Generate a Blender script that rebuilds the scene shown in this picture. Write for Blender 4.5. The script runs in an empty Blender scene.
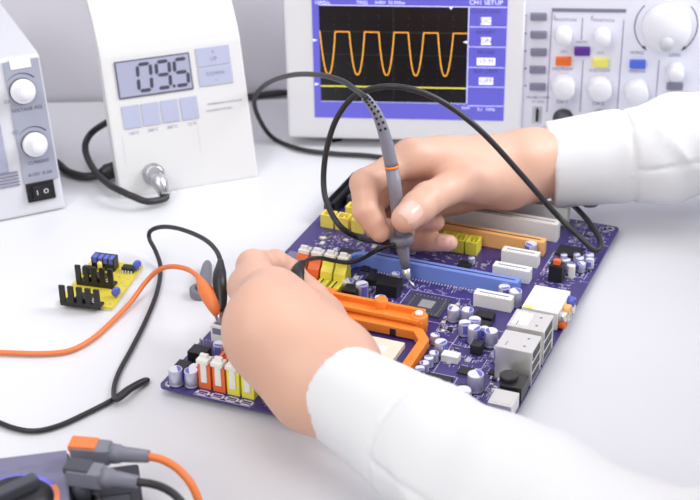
import bpy, bmesh, math, random
import numpy as np
from mathutils import Vector, Matrix
random.seed(7)
S = bpy.context.scene
COL = S.collection
PI = math.pi

# ------------------------------------------------------------------ camera
F_PX, PITCH, ROLL, CAM_H = 1514.3, 0.493207, -0.0157274, 0.511708
cam_fw = Vector((0, math.cos(PITCH), -math.sin(PITCH)))
_r = Vector((1, 0, 0)); _u = _r.cross(cam_fw)
cam_ri = math.cos(ROLL)*_r + math.sin(ROLL)*_u
cam_up = -math.sin(ROLL)*_r + math.cos(ROLL)*_u
cam_loc = Vector((0, 0, CAM_H))
cd = bpy.data.cameras.new('camera'); cam = bpy.data.objects.new('camera', cd); COL.objects.link(cam)
cam.matrix_world = Matrix(((cam_ri.x, cam_up.x, -cam_fw.x, 0), (cam_ri.y, cam_up.y, -cam_fw.y, 0),
                           (cam_ri.z, cam_up.z, -cam_fw.z, CAM_H), (0, 0, 0, 1)))
cd.sensor_width = 36; cd.lens = F_PX/700*36; cd.clip_start = .02
cd.dof.use_dof = True; cd.dof.focus_distance = .965; cd.dof.aperture_fstop = 11
S.camera = cam

def ray(px, py):
    return (cam_fw + cam_ri*((px-350)/F_PX) - cam_up*((py-250)/F_PX))
def at(px, py, z):            # survey: point of the photo at a known height above the table
    d = ray(px, py); return cam_loc + d*((z-CAM_H)/d.z)
def aty(px, py, y):           # survey: point of the photo at a known distance into the scene
    d = ray(px, py); return cam_loc + d*(y/d.y)

# ------------------------------------------------------------------ materials
def lin(c):
    c /= 255.0
    return c/12.92 if c <= .04045 else ((c+.055)/1.055)**2.4
def mat(name, rgb, rough=.5, metal=0, noise=0, nscale=200, bump=0, bscale=300, emit=0, coat=0, alpha=None, sss=0, spec=.5):
    m = bpy.data.materials.new(name); m.use_nodes = True
    nt = m.node_tree; b = nt.nodes['Principled BSDF']
    c = (lin(rgb[0]), lin(rgb[1]), lin(rgb[2]), 1)
    b.inputs['Base Color'].default_value = c
    b.inputs['Roughness'].default_value = rough; b.inputs['Metallic'].default_value = metal
    b.inputs['Specular IOR Level'].default_value = spec
    if coat: b.inputs['Coat Weight'].default_value = coat
    if sss:
        b.inputs['Subsurface Weight'].default_value = sss
        b.inputs['Subsurface Radius'].default_value = (.006, .0025, .0015)
        b.inputs['Subsurface Scale'].default_value = 1.0
    tc = None
    if noise or bump:
        tc = nt.nodes.new('ShaderNodeTexCoord')
    if noise:
        n = nt.nodes.new('ShaderNodeTexNoise'); n.inputs['Scale'].default_value = nscale; n.inputs['Detail'].default_value = 4
        nt.links.new(tc.outputs['Object'], n.inputs['Vector'])
        mx = nt.nodes.new('ShaderNodeMix'); mx.data_type = 'RGBA'
        mx.inputs['A'].default_value = tuple(x*(1-noise) for x in c[:3])+(1,)
        mx.inputs['B'].default_value = tuple(min(1, x*(1+noise)) for x in c[:3])+(1,)
        nt.links.new(n.outputs['Fac'], mx.inputs['Factor']); nt.links.new(mx.outputs['Result'], b.inputs['Base Color'])
    if bump:
        n2 = nt.nodes.new('ShaderNodeTexNoise'); n2.inputs['Scale'].default_value = bscale; n2.inputs['Detail'].default_value = 3
        nt.links.new(tc.outputs['Object'], n2.inputs['Vector'])
        bp = nt.nodes.new('ShaderNodeBump'); bp.inputs['Strength'].default_value = bump; bp.inputs['Distance'].default_value = .0005
        nt.links.new(n2.outputs['Fac'], bp.inputs['Height']); nt.links.new(bp.outputs['Normal'], b.inputs['Normal'])
    if emit:
        b.inputs['Emission Color'].default_value = c; b.inputs['Emission Strength'].default_value = emit
    return m
M = dict(
 table=mat('white_laminate', (221,221,225), .33, noise=.015, nscale=6, spec=.4),
 wall=mat('pale_wall_paint', (224,221,228), .8, noise=.02, nscale=8, bump=.1),
 floor=mat('grey_floor', (170,168,170), .5, noise=.05, nscale=12),
 edge=mat('table_edge', (205,205,210), .4),
 steel=mat('brushed_steel', (200,200,205), .3, 1),
 case=mat('white_plastic', (238,238,240), .38, bump=.05, bscale=900),
 case4=mat('ivory_plastic', (219,218,218), .4, bump=.05, bscale=900),
 case2=mat('pale_lilac_plastic', (236,236,248), .42, bump=.05, bscale=900),
 case3=mat('pale_grey_plastic', (208,209,215), .42, bump=.08, bscale=700),
 greypanel=mat('grey_panel_print', (158,160,176), .5),
 lilacpanel=mat('lilac_key_print', (178,182,206), .45),
 lcd=mat('lcd_glass', (164,166,190), .25, coat=.3),
 lcdframe=mat('lcd_frame', (92,94,110), .4),
 ink=mat('dark_print', (66,66,84), .6),
 inkl=mat('grey_print', (128,128,154), .6),
 knob=mat('white_knob', (234,234,240), .35),
 skirt=mat('knob_skirt_dark', (70,72,80), .5),
 key=mat('grey_key', (128,128,148), .5),
 black=mat('black_plastic', (26,26,30), .4),
 blackrub=mat('black_cable_sheath', (36,36,40), .42),
 dkgrey=mat('dark_grey_plastic', (70,72,80), .45),
 grey=mat('grey_plastic', (122,122,134), .45),
 probe=mat('probe_grey', (128,127,140), .42, bump=.05, bscale=800),
 orange=mat('orange_rubber', (232,124,62), .45),
 orangeb=mat('orange_plastic', (244,140,52), .42),
 orangedk=mat('orange_socket_plastic', (238,112,52), .42),
 oslot=mat('pale_orange_slot_plastic', (248,188,120), .45),
 yellow=mat('yellow_plastic', (242,232,84), .4),
 yellow2=mat('warm_yellow_plastic', (246,224,100), .4),
 blue=mat('blue_slot_plastic', (122,148,226), .42),
 white=mat('white_connector_plastic', (238,237,232), .45),
 cream=mat('cream_socket_plastic', (236,228,208), .5),
 purple=mat('orange_free_purple_key', (92,46,150), .45),
 keyblue=mat('blue_key', (84,112,220), .45),
 keyorange=mat('orange_key', (238,112,40), .45),
 keyyellow=mat('yellow_key', (240,232,110), .45),
 pcb=mat('purple_solder_mask', (64,52,120), .34, noise=.12, nscale=60, coat=.15),
 pcbedge=mat('board_edge', (70,58,110), .5),
 silk=mat('white_silkscreen', (214,210,232), .6),
 solder=mat('solder', (196,196,205), .35, .8),
 tin=mat('tinned_shield', (228,226,222), .3, .65),
 alu=mat('capacitor_sleeve', (202,203,222), .32, .5),
 capblue=mat('capacitor_top_mark', (104,104,190), .4),
 captop=mat('capacitor_top', (226,227,238), .35, .1),
 gold=mat('copper_pads', (200,160,70), .35, .8),
 chip=mat('chip_package', (34,33,40), .5),
 die=mat('silicon_die', (196,200,206), .25, .5),
 chipgreen=mat('chip_substrate', (64,66,80), .5),
 yboard=mat('yellow_board_mask', (222,204,70), .45, noise=.06, nscale=120),
 capdisc=mat('blue_disc_capacitor', (92,104,196), .4),
 meter=mat('multimeter_face', (118,116,142), .55, bump=.1, bscale=600),
 meterdk=mat('multimeter_holster', (52,52,62), .55, bump=.1, bscale=600),
 ringblue=mat('dial_ring_print', (126,124,226), .5),
 ringorange=mat('dial_orange_print', (230,130,80), .5),
 scr_bg=mat('screen_violet', (98,96,200), .3, emit=.32),
 scr_blk=mat('screen_black', (14,12,16), .3, emit=.1),
 scr_tr=mat('screen_orange_trace', (238,168,62), .4, emit=.8),
 scr_yl=mat('screen_yellow_trace', (214,206,90), .4, emit=.8),
 scr_wh=mat('screen_white', (228,228,250), .4, emit=.7),
 scr_grid=mat('screen_grid', (84,82,78), .4, emit=.4),
 scr_dk=mat('screen_dark_text', (72,78,140), .4, emit=.3),
 skin=mat('skin', (217,171,148), .46, noise=.12, nscale=22, bump=.25, bscale=700, sss=.12),
 nail=mat('fingernail', (238,190,178), .25, sss=.1),
 coat=mat('white_cotton', (226,226,227), .85, bump=.25, bscale=1500, spec=.2),
 hair=mat('brown_hair', (60,42,32), .6, bump=.5, bscale=200),
 button=mat('coat_button', (120,116,110), .35),
)

# ------------------------------------------------------------------ mesh builder
class MB:
    def __init__(s): s.bm = bmesh.new(); s.mi = 0
    def _fin(s, geom_faces):
        for f in geom_faces: f.material_index = s.mi
    def m(s, i): s.mi = i; return s
    def box(s, x0, x1, y0, y1, z0, z1, bev=0, seg=2, mtx=None):
        b = bmesh.new(); bmesh.ops.create_cube(b, size=1)
        for v in b.verts:
            v.co = Vector(((x0+x1)/2+v.co.x*(x1-x0), (y0+y1)/2+v.co.y*(y1-y0), (z0+z1)/2+v.co.z*(z1-z0)))
        if bev: bmesh.ops.bevel(b, geom=b.edges[:], offset=bev, segments=seg, affect='EDGES', profile=.7)
        return s.add(b, mtx)
    def add(s, b, mtx=None):
        if mtx is not None: b.transform(mtx)
        vm = {}
        for v in b.verts: vm[v] = s.bm.verts.new(v.co)
        for f in b.faces:
            try:
                nf = s.bm.faces.new([vm[v] for v in f.verts]); nf.material_index = s.mi; nf.smooth = f.smooth
            except ValueError: pass
        b.free(); return s
    def lathe(s, prof, n=24, mtx=None, smooth=True):      # prof: (r, z) list from bottom to top
        b = bmesh.new(); rings = []
        for r, z in prof:
            if r < 1e-7: rings.append([b.verts.new((0, 0, z))])
            else: rings.append([b.verts.new((r*math.cos(2*PI*k/n), r*math.sin(2*PI*k/n), z)) for k in range(n)])
        for a, c in zip(rings, rings[1:]):
            for k in range(n):
                k2 = (k+1) % n
                if len(a) == 1 and len(c) == 1: continue
                if len(a) == 1: f = b.faces.new((a[0], c[k2], c[k]))
                elif len(c) == 1: f = b.faces.new((a[k], a[k2], c[0]))
                else: f = b.faces.new((a[k], a[k2], c[k2], c[k]))
                f.smooth = smooth
        bmesh.ops.recalc_face_normals(b, faces=b.faces[:])
        return s.add(b, mtx)
    def cyl(s, r, z0, z1, n=24, bev=0, mtx=None, x=0, y=0):
        p = [(0, z0), (r-bev, z0), (r, z0+bev), (r, z1-bev), (r-bev, z1), (0, z1)] if bev else [(0, z0), (r, z0), (r, z1), (0, z1)]
        t = Matrix.Translation((x, y, 0))
        b = MB(); b.mi = s.mi; b.lathe(p, n, smooth=False)
        for f in b.bm.faces: f.smooth = abs(f.normal.z) < .5 if f.normal.length else False
        b.bm.normal_update()
        for f in b.bm.faces: f.smooth = abs(f.normal.z) < .5
        return s.add(b.bm, (mtx @ t) if mtx is not None else t)
    def prism(s, pts, z0, z1, mtx=None, bev=0, seg=2):       # polygon in xy extruded in z
        b = bmesh.new()
        lo = [b.verts.new((x, y, z0)) for x, y in pts]; f = b.faces.new(lo)
        r = bmesh.ops.extrude_face_region(b, geom=[f])
        for v in [g for g in r['geom'] if isinstance(g, bmesh.types.BMVert)]: v.co.z = z1
        bmesh.ops.recalc_face_normals(b, faces=b.faces[:])
        if bev: bmesh.ops.bevel(b, geom=b.edges[:], offset=bev, segments=seg, affect='EDGES', profile=.7)
        return s.add(b, mtx)
    def tube(s, pts, r, n=10, cap=True):                     # r: radius or list of radii
        pts = [Vector(p) for p in pts]; rs = r if isinstance(r, (list, tuple)) else [r]*len(pts)
        b = bmesh.new(); rings = []; nrm = None
        for i, p in enumerate(pts):
            t = (pts[min(i+1, len(pts)-1)]-pts[max(i-1, 0)])
            if t.length < 1e-9: t = Vector((0, 0, 1))
            t.normalize()
            if nrm is None:
                nrm = t.orthogonal().normalized()
            else:
                nrm = (nrm - t*nrm.dot(t))
                nrm = nrm.normalized() if nrm.length > 1e-6 else t.orthogonal().normalized()
            bn = t.cross(nrm)
            rings.append([b.verts.new(p + rs[i]*(math.cos(2*PI*k/n)*nrm + math.sin(2*PI*k/n)*bn)) for k in range(n)])
        for a, c in zip(rings, rings[1:]):
            for k in range(n):
                f = b.faces.new((a[k], a[(k+1) % n], c[(k+1) % n], c[k])); f.smooth = True
        if cap:
            b.faces.new(rings[0][::-1]); b.faces.new(rings[-1])
        bmesh.ops.recalc_face_normals(b, faces=b.faces[:])
        return s.add(b)
    def quad(s, pts):
        f = s.bm.faces.new([s.bm.verts.new(p) for p in pts]); f.material_index = s.mi; return s
    def text(s, body, size, mtx, align='CENTER'):
        c = bpy.data.curves.new('t', 'FONT'); c.body = body; c.size = size; c.align_x = align; c.align_y = 'CENTER'; c.resolution_u = 2
        o = bpy.data.objects.new('t', c); COL.objects.link(o); bpy.context.view_layer.update()
        me = bpy.data.meshes.new_from_object(o.evaluated_get(bpy.context.evaluated_depsgraph_get()))
        b = bmesh.new(); b.from_mesh(me); bpy.data.objects.remove(o); bpy.data.curves.remove(c); bpy.data.meshes.remove(me)
        for f in b.faces: f.smooth = False
        return s.add(b, mtx)
    def mesh(s, name, mats):
        me = bpy.data.meshes.new(name); s.bm.to_mesh(me); s.bm.free()
        for m in (mats if isinstance(mats, (list, tuple)) else [mats]): me.materials.append(m)
        return me
    def build(s, name, mats, parent=None, label=None):
        return link(name, s.mesh(name, mats), parent, label)
def link(name, me, parent=None, label=None, loc=None, rotz=None):
    o = bpy.data.objects.new(name, me); COL.objects.link(o)
    if parent is not None: o.parent = parent
    if label: o['label'] = label
    if loc is not None: o.location = loc
    if rotz is not None: o.rotation_euler = (0, 0, rotz)
    return o
def thing(name, label, cat, mtx=None, group=None):
    o = bpy.data.objects.new(name, None); COL.objects.link(o); o.empty_display_size = .02
    if mtx is not None: o.matrix_world = mtx
    return tag(o, label, cat, group)
def tag(o, label, cat, group=None):
    o['label'] = label; o['category'] = cat
    if group: o['group'] = group
    return o
def smooth_path(pts, n=8):                                   # Catmull-Rom through the points
    P = [Vector(p) for p in pts]; P = [2*P[0]-P[1]]+P+[2*P[-1]-P[-2]]; out = []
    for i in range(1, len(P)-2):
        a, b, c, d = P[i-1:i+3]
        for k in range(n):
            t = k/n
            out.append(.5*((2*b)+(c-a)*t+(2*a-5*b+4*c-d)*t*t+(3*b-a-3*c+d)*t**3))
    out.append(P[-2]); return out
def frame(origin, yaw, tilt=0):                              # x along the face, y into it, z up the face
    ex = Vector((math.cos(yaw), math.sin(yaw), 0)); n0 = Vector((math.sin(yaw), -math.cos(yaw), 0)); z = Vector((0, 0, 1))
    ev = math.cos(tilt)*z - math.sin(tilt)*n0; n = math.cos(tilt)*n0 + math.sin(tilt)*z
    return Matrix(((ex.x, -n.x, ev.x, origin[0]), (ex.y, -n.y, ev.y, origin[1]), (ex.z, -n.z, ev.z, origin[2]), (0, 0, 0, 1)))
class Face:                                                  # survey points onto the front face of a device
    def __init__(s, mtx, off=0): s.m = mtx; s.inv = mtx.inverted(); s.off = off
    def __call__(s, px, py):
        o = s.inv @ cam_loc; d = s.inv.to_3x3() @ ray(px, py)
        t = (s.off-o.y)/d.y; p = o+d*t; return p.x, p.z
# upright local frame of a face: text / lathe axes (x right, y up the face, z out of the face) at (u, v)
def onface(u, v, out=0, rot=0):
    return Matrix.Translation((u, -out, v)) @ Matrix(((1,0,0,0),(0,0,-1,0),(0,1,0,0),(0,0,0,1))) @ Matrix.Rotation(rot, 4, 'Z')


# ------------------------------------------------------------------ the room
def struct(name, mb, m):
    o = mb.build(name, m); o['kind'] = 'structure'; return o
TX0, TX1, TY0, TY1 = -1.1, .39, .22, 1.235
struct('floor', MB().box(-2.2, 2.2, -1.6, 1.29, -.76, -.74), M['floor'])
struct('wall_back', MB().box(-2.2, 2.2, 1.24, 1.29, -.74, 1.9), M['wall'])
struct('baseboard_back', MB().box(-2.2, 2.2, 1.225, 1.2399, -.74, -.66, .003), M['case'])
t = thing('workbench', 'white laminate workbench under all the instruments', 'table', Matrix.Translation(((TX0+TX1)/2, (TY0+TY1)/2, -.74)))
t_i = Matrix.Translation((-(TX0+TX1)/2, -(TY0+TY1)/2, .74))
def tb(name, mb, m):
    mb.bm.transform(t_i); return mb.build(name, m, t)
tb('tabletop', MB().box(TX0, TX1, TY0, TY1, -.03, 0, .002), M['table'])
for x, y in ((TX0+.06, TY0+.06), (TX1-.06, TY0+.06), (TX0+.06, TY1-.06), (TX1-.06, TY1-.06)):
    tb('leg', MB().box(x-.02, x+.02, y-.02, y+.02, -.74, -.031, .003), M['steel'])

# ------------------------------------------------------------------ power supply (far left)
def build_power_supply():
    p1 = at(66, 209, 0); yaw = math.radians(24); tilt = math.radians(15)
    F = frame(p1, yaw, tilt); fc = Face(F)
    t = thing('power_supply', 'pale grey bench power supply with two white knobs and rocker switch', 'power supply', F)
    W, H, D = .20, .119, .13
    c, s = math.cos(tilt), math.sin(tilt)
    prof = [(0, .001), (0, H-.003), (.003, H), (D*c, H+D*s), (D*c, D*s+.001)]
    mb = MB(); b = MB().prism([(y, z) for y, z in prof], -W, 0, bev=.002)
    # prism is in (y,z) x depth: turn it so that its axis runs along x
    b.bm.transform(Matrix(((0,0,1,0),(1,0,0,0),(0,1,0,0),(0,0,0,1)))); mb.add(b.bm)
    mb.build('casing', M['case3'], t)
    # grey printed panel
    u0, v0 = fc(22, 187); u1, v1 = fc(51, 177); ut, vt = fc(-1, 65); ur, vr = fc(36, 56)
    ul, ur = (u0+ut)/2, (u1+ur)/2; vb, vtp = (v0+v1)/2, (vt+vr)/2
    ul = fc(12.5, 120)[0]; ur = fc(48.5, 120)[0]
    MB().box(ul, ur, -.0012, .001, vb, vtp, .0005).build('control_panel', M['greypanel'], t)
    a, bb = fc(6, 62), fc(31, 67)
    MB().box(a[0]+.002, bb[0], -.0018, 0, (a[1]+bb[1])/2-.003, (a[1]+bb[1])/2+.0045, .0003).build('blank_label', M['white'], t)
    pr = MB()
    for i, (px, py) in enumerate(((22, 91), (34, 144))):
        u, v = fc(px, py)
        MB().lathe([(0, .0012), (.0098, .0012), (.0098, .002), (.0, .002)], 32, onface(u, v)).build('knob_skirt', M['skirt'], t)
        k = MB()
        k.lathe([(0, .002), (.0092, .002), (.0092, .005), (.0085, .006), (.0062, .0062), (.0052, .018), (.0046, .019), (0, .0188)], 28, onface(u, v))
        k.build('control_knob', M['knob'], t)
        seg = [(.0128*math.cos(q), .0128*math.sin(q)) for q in np.linspace(.7, 2.4, 14)]
        wid = np.linspace(.0002, .0011, 14)
        for (xa, ya), (xb, yb), wa, wb in zip(seg, seg[1:], wid[::-1], wid[::-1][1:]):
            sa, sb = 1+wa/.0128, 1+wb/.0128
            m4 = onface(u, v, .0013)
            pr.quad([m4 @ Vector(q) for q in ((xa, ya, 0), (xa*sa, ya*sa, 0), (xb*sb, yb*sb, 0), (xb, yb, 0))])
        pr.text('CURRENT' if i else 'VOLTAGE ADJ', .0036, onface(u+.001, v-.0135, .0014))
        pr.text('CC' if i else 'CV', .0034, onface(u-.0125, v+(.011 if i else -.006), .0014))
    u, v = fc(38, 178)
    pr.text('0-15V  0-3A', .0036, onface((ul+ur)/2, vb+.006, .0014))
    pr.build('panel_print', M['ink'], t)
    u, v = fc(40.5, 191)
    MB().box(u-.0105, u+.0105, -.002, .001, v-.007, v+.007, .0006).build('switch_frame', M['black'], t)
    sw = MB().prism([(-.0065, 0), (.0065, 0), (.0065, .0016), (0, .0026), (-.0065, .0044)], -.0048, .0048, bev=.0004)
    sw.bm.transform(Matrix(((1,0,0,u+.0),(0,-1,0,-.002),(0,0,1,v),(0,0,0,1)))); 
    r = sw.build('rocker_switch', M['black'], t)
    k = MB(); k.box(u-.0038, u-.003, -.0058, -.0054, v-.002, v+.002, 0)
    k.bm.clear()
    k.text('I', .005, onface(u-.0034, v, .0059)); k.text('O', .005, onface(u+.0034, v, .0046))
    k.build('switch_marking', M['case'], r)
    # pale display window and vent slits on the part that runs out of frame
    a = fc(-6, 150); MB().box(ul-.05, ul-.0095, -.001, .001, a[1]-.018, a[1]+.018, .0005).build('meter_window', M['lcd'], t)
    v = MB()
    for i in range(5):
        z = vb + .004 - i*.0024 + .006
        v.box(ul-.05, ul-.003, -.0011, .0005, z, z+.0009)
    v.build('vent_slits', M['inkl'], t)
    for x in (-.02, -W+.02):
        for y in (.012,):
            MB().cyl(.006, 0, .0035, 16, mtx=Matrix.Translation((x, y, -.0005))).build('foot', M['black'], t)
    return t
build_power_supply()

# ------------------------------------------------------------------ temperature controller with 09.5 display
def build_controller():
    p0 = at(121, 199, 0.0); p1 = at(259, 177, 0.0)
    yaw = math.radians(19); tilt = math.radians(19)
    F = frame(p0, yaw, tilt); fc = Face(F); W = (p1-p0).length*1.0
    t = thing('temperature_controller', 'white tilted controller with LCD reading 09.5 and a metal cable socket', 'controller', F)
    c, s = math.cos(tilt), math.sin(tilt); H = .1195
    prof = [(0, 0), (0, H*.9), (.0012, H*.97), (.005, H*1.05), (.0105, H*1.15), (.019, H*1.25), (.030, H*1.31), (.046, H*1.33), (.048, H*1.31), (.034, H*1.24), (.0235, H*1.14), (.018, H*1.0), (.016, H*.8), (.0155, .0155*s/c)]
    b = MB().prism(prof, 0, W, bev=.0018)
    b.bm.transform(Matrix(((0,0,1,0),(1,0,0,0),(0,1,0,0),(0,0,0,1))))
    b.build('casing', M['case4'], t)
    MB().tube([(W*.5, .016, .07), (W*.5, .078*c, .078*s+.003)], .003, 12).box(W*.2, W*.8, .074*c, .080*c, .076*s, .076*s+.006, .001).build('tilt_stand', M['case3'], t)
    P = lambda q: fc(*q)
    def qd(corners):                       # rectangle through four surveyed corners TL TR BR BL
        c4 = [fc(*q) for q in corners]
        return ((c4[0][0]+c4[3][0])/2, (c4[1][0]+c4[2][0])/2, (c4[3][1]+c4[2][1])/2, (c4[0][1]+c4[1][1])/2)
    x0, x1, z0, z1 = qd(((113, 63), (188, 51.5), (194, 87.5), (120, 101)))
    d = MB().box(x0, x1, -.0012, .001, z0, z1, .0006).build('display_frame', M['lcdframe'], t)
    e = .0011
    MB().box(x0+e, x1-e, -.0015, 0, z0+e, z1-e, .0002).build('display_glass', M['lcd'], d)
    dg = MB(); w, h, th = .0100, .0198, .0027
    ym = (z0+z1)/2
    def seven(cx, segs):
        S7 = dict(a=(0, h/2, 0), d=(0, -h/2, 0), g=(0, 0, 0), f=(-w/2, h/4, 1), b=(w/2, h/4, 1), e=(-w/2, -h/4, 1), c=(w/2, -h/4, 1))
        for k in segs:
            x, y, vert = S7[k]
            L = (h/2 if vert else w)/2 - .0006
            q = [(-L, 0), (-L+th/2, th/2), (L-th/2, th/2), (L, 0), (L-th/2, -th/2), (-L+th/2, -th/2)]
            if vert: q = [(b_, a_) for a_, b_ in q][::-1]
            dg.quad([(cx+x+a_+(y+b_)*.06, -.00165, ym+y+b_) for a_, b_ in q])
    xs = [x0+(x1-x0)*k for k in (.37, .62, .875)]
    seven(xs[0], 'abcdef'); seven(xs[1], 'abcdfg'); seven(xs[2]-.0008, 'acdfg')
    xd = (xs[1]+xs[2])/2-.0004
    dg.box(xd-.0011, xd+.0011, -.00165, -.0015, ym-h/2-.0009, ym-h/2+.0013)
    dg.build('display_digits', M['ink'], d)
    # up / down rocker key
    x0, x1, z0, z1 = qd(((195, 49), (228.5, 44), (233, 82), (200, 87.5)))
    zm = (z0+z1)/2
    kp = MB()
    for za, zb, txt in ((zm+.0004, z1, 'UP'), (z0, zm-.0004, 'DOWN')):
        k = MB().box(x0, x1, -.0009, .001, za, zb, .0005).build('arrow_key', M['lilacpanel'], t)
        zc = (za+zb)/2
        kp.text(txt, .0042, onface((x0+x1)/2, zc-(.0022 if txt == 'UP' else -.0018), .00105))
        kp.text('+' if txt == 'UP' else '-', .005, onface((x0+x1)/2, zc+(.003 if txt == 'UP' else -.003), .00105))
    for i, q in enumerate((((121, 107), (138.5, 104), (142, 127), (124.5, 129.5)), ((140.5, 104), (157.5, 101.5), (161, 123.5), (144, 126.5)),
              ((160, 101), (177, 98.5), (180, 121), (163, 123)), ((179.5, 98), (196.5, 95.5), (199, 118), (182.5, 120.5)))):
        x0, x1, z0, z1 = qd(q)
        MB().box(x0, x1, -.0009, .001, z0, z1, .0005).build('preset_key', M['lilacpanel'], t)
        kp.text(('150°C', '250°C', '350°C', '°C/°F')[i], .0032, onface((x0+x1)/2, z0-.0038, .0003))
    u, v = fc(226, 102); kp.text('TEMPERATURE CONTROLLER', .0021, onface(u-.0012, v, .0003))
    u, v = fc(222, 109); kp.text('SOLDERING STATION', .0021, onface(u-.0025, v, .0003))
    kp.build('key_print', M['inkl'], t)
    ln = MB(); u, v = fc(126, 165); ln.box(u, u+.0004, -.0002, 0, v, v+.022); u, v = fc(201, 153); ln.box(u, u+.0004, -.0002, 0, v, v+.026)
    ln.build('panel_line', M['case3'], t)
    u, v = fc(153, 174)
    MB().lathe([(0, 0), (.0085, 0), (.0085, .0025), (.0072, .003), (.0072, .0075), (.0062, .008), (0, .008)], 28, onface(u, v)).build('socket_ring', M['steel'], t)
    # the plug that is screwed in belongs to its cable
    q = F @ Vector((u+.0006, -.0105, v-.001)); n = (F.to_3x3() @ Vector((.14, -.62, -.77))).normalized()
    ax = Matrix.Translation(q) @ n.to_track_quat('Z', 'Y').to_matrix().to_4x4()
    cb = thing('soldering_iron_cable', 'black cable looping from the metal socket around to behind the white controller', 'cable', Matrix.Translation(q))
    inv = Matrix.Translation(-q)
    pl = MB().lathe([(0, 0.0003), (.0050, .0003), (.006, .002), (.006, .009), (.0052, .010), (.0044, .018), (0, .018)], 24, inv @ ax)
    pl.build('plug', M['steel'], cb, 'silver threaded plug')
    e = q+n*.018
    pts = [e-n*.003, e+n*.002+Vector((-.0008, 0, -.0008)), at(148, 201.5, .008), at(133, 196.5, .0105), at(121, 191, .0125), at(109, 184.5, .0125), at(95, 171, .012), at(86.5, 155, .014), at(86, 142, .02), at(95, 130, .028), at(112, 118, .036)]
    pts[-1] = F @ Vector((.012, .0215, .062))
    k = MB().tube([p-q for p in smooth_path(pts)], .0027, 12); k.build('cable_sheath', M['blackrub'], cb)
    return t
build_controller()
# power cords on the bench behind
def cord(name, label, pts, r, m='blackrub', group=None, cat='cable'):
    pts = [Vector(p) for p in pts]; o = MB().tube(smooth_path(pts), r, 10).build(name, M[m]); return tag(o, label, cat, group)
pc = thing('mains_cord', 'thick black power cord with moulded plug between power supply and white controller', 'cable', Matrix.Translation(at(105, 176, .005)))
q0 = at(105, 176, .005)
MB().tube([p-q0 for p in smooth_path([at(40, 152, .02), at(58, 164, .007), at(68, 172, .004), at(84, 176.5, .004), at(96, 175.5, .0055), at(100, 175, .006)])], .0033, 12).build('cord', M['blackrub'], pc)
MB().tube([p-q0 for p in (at(98, 174.5, .006), at(101, 174, .0065), at(106, 172, .008), at(117, 169, .008), at(121, 168, .008))], [.004, .0042, .0062, .0066, .0066], 14).build('moulded_plug', M['black'], pc)
cord('signal_cable', 'straight black cable along the wall between controller and oscilloscope', [at(236, 99.5, .0035), at(252, 96.5, .0035), at(270, 94, .0035), at(292, 91.5, .0035), at(306, 90.5, .0035)], .003)

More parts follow.
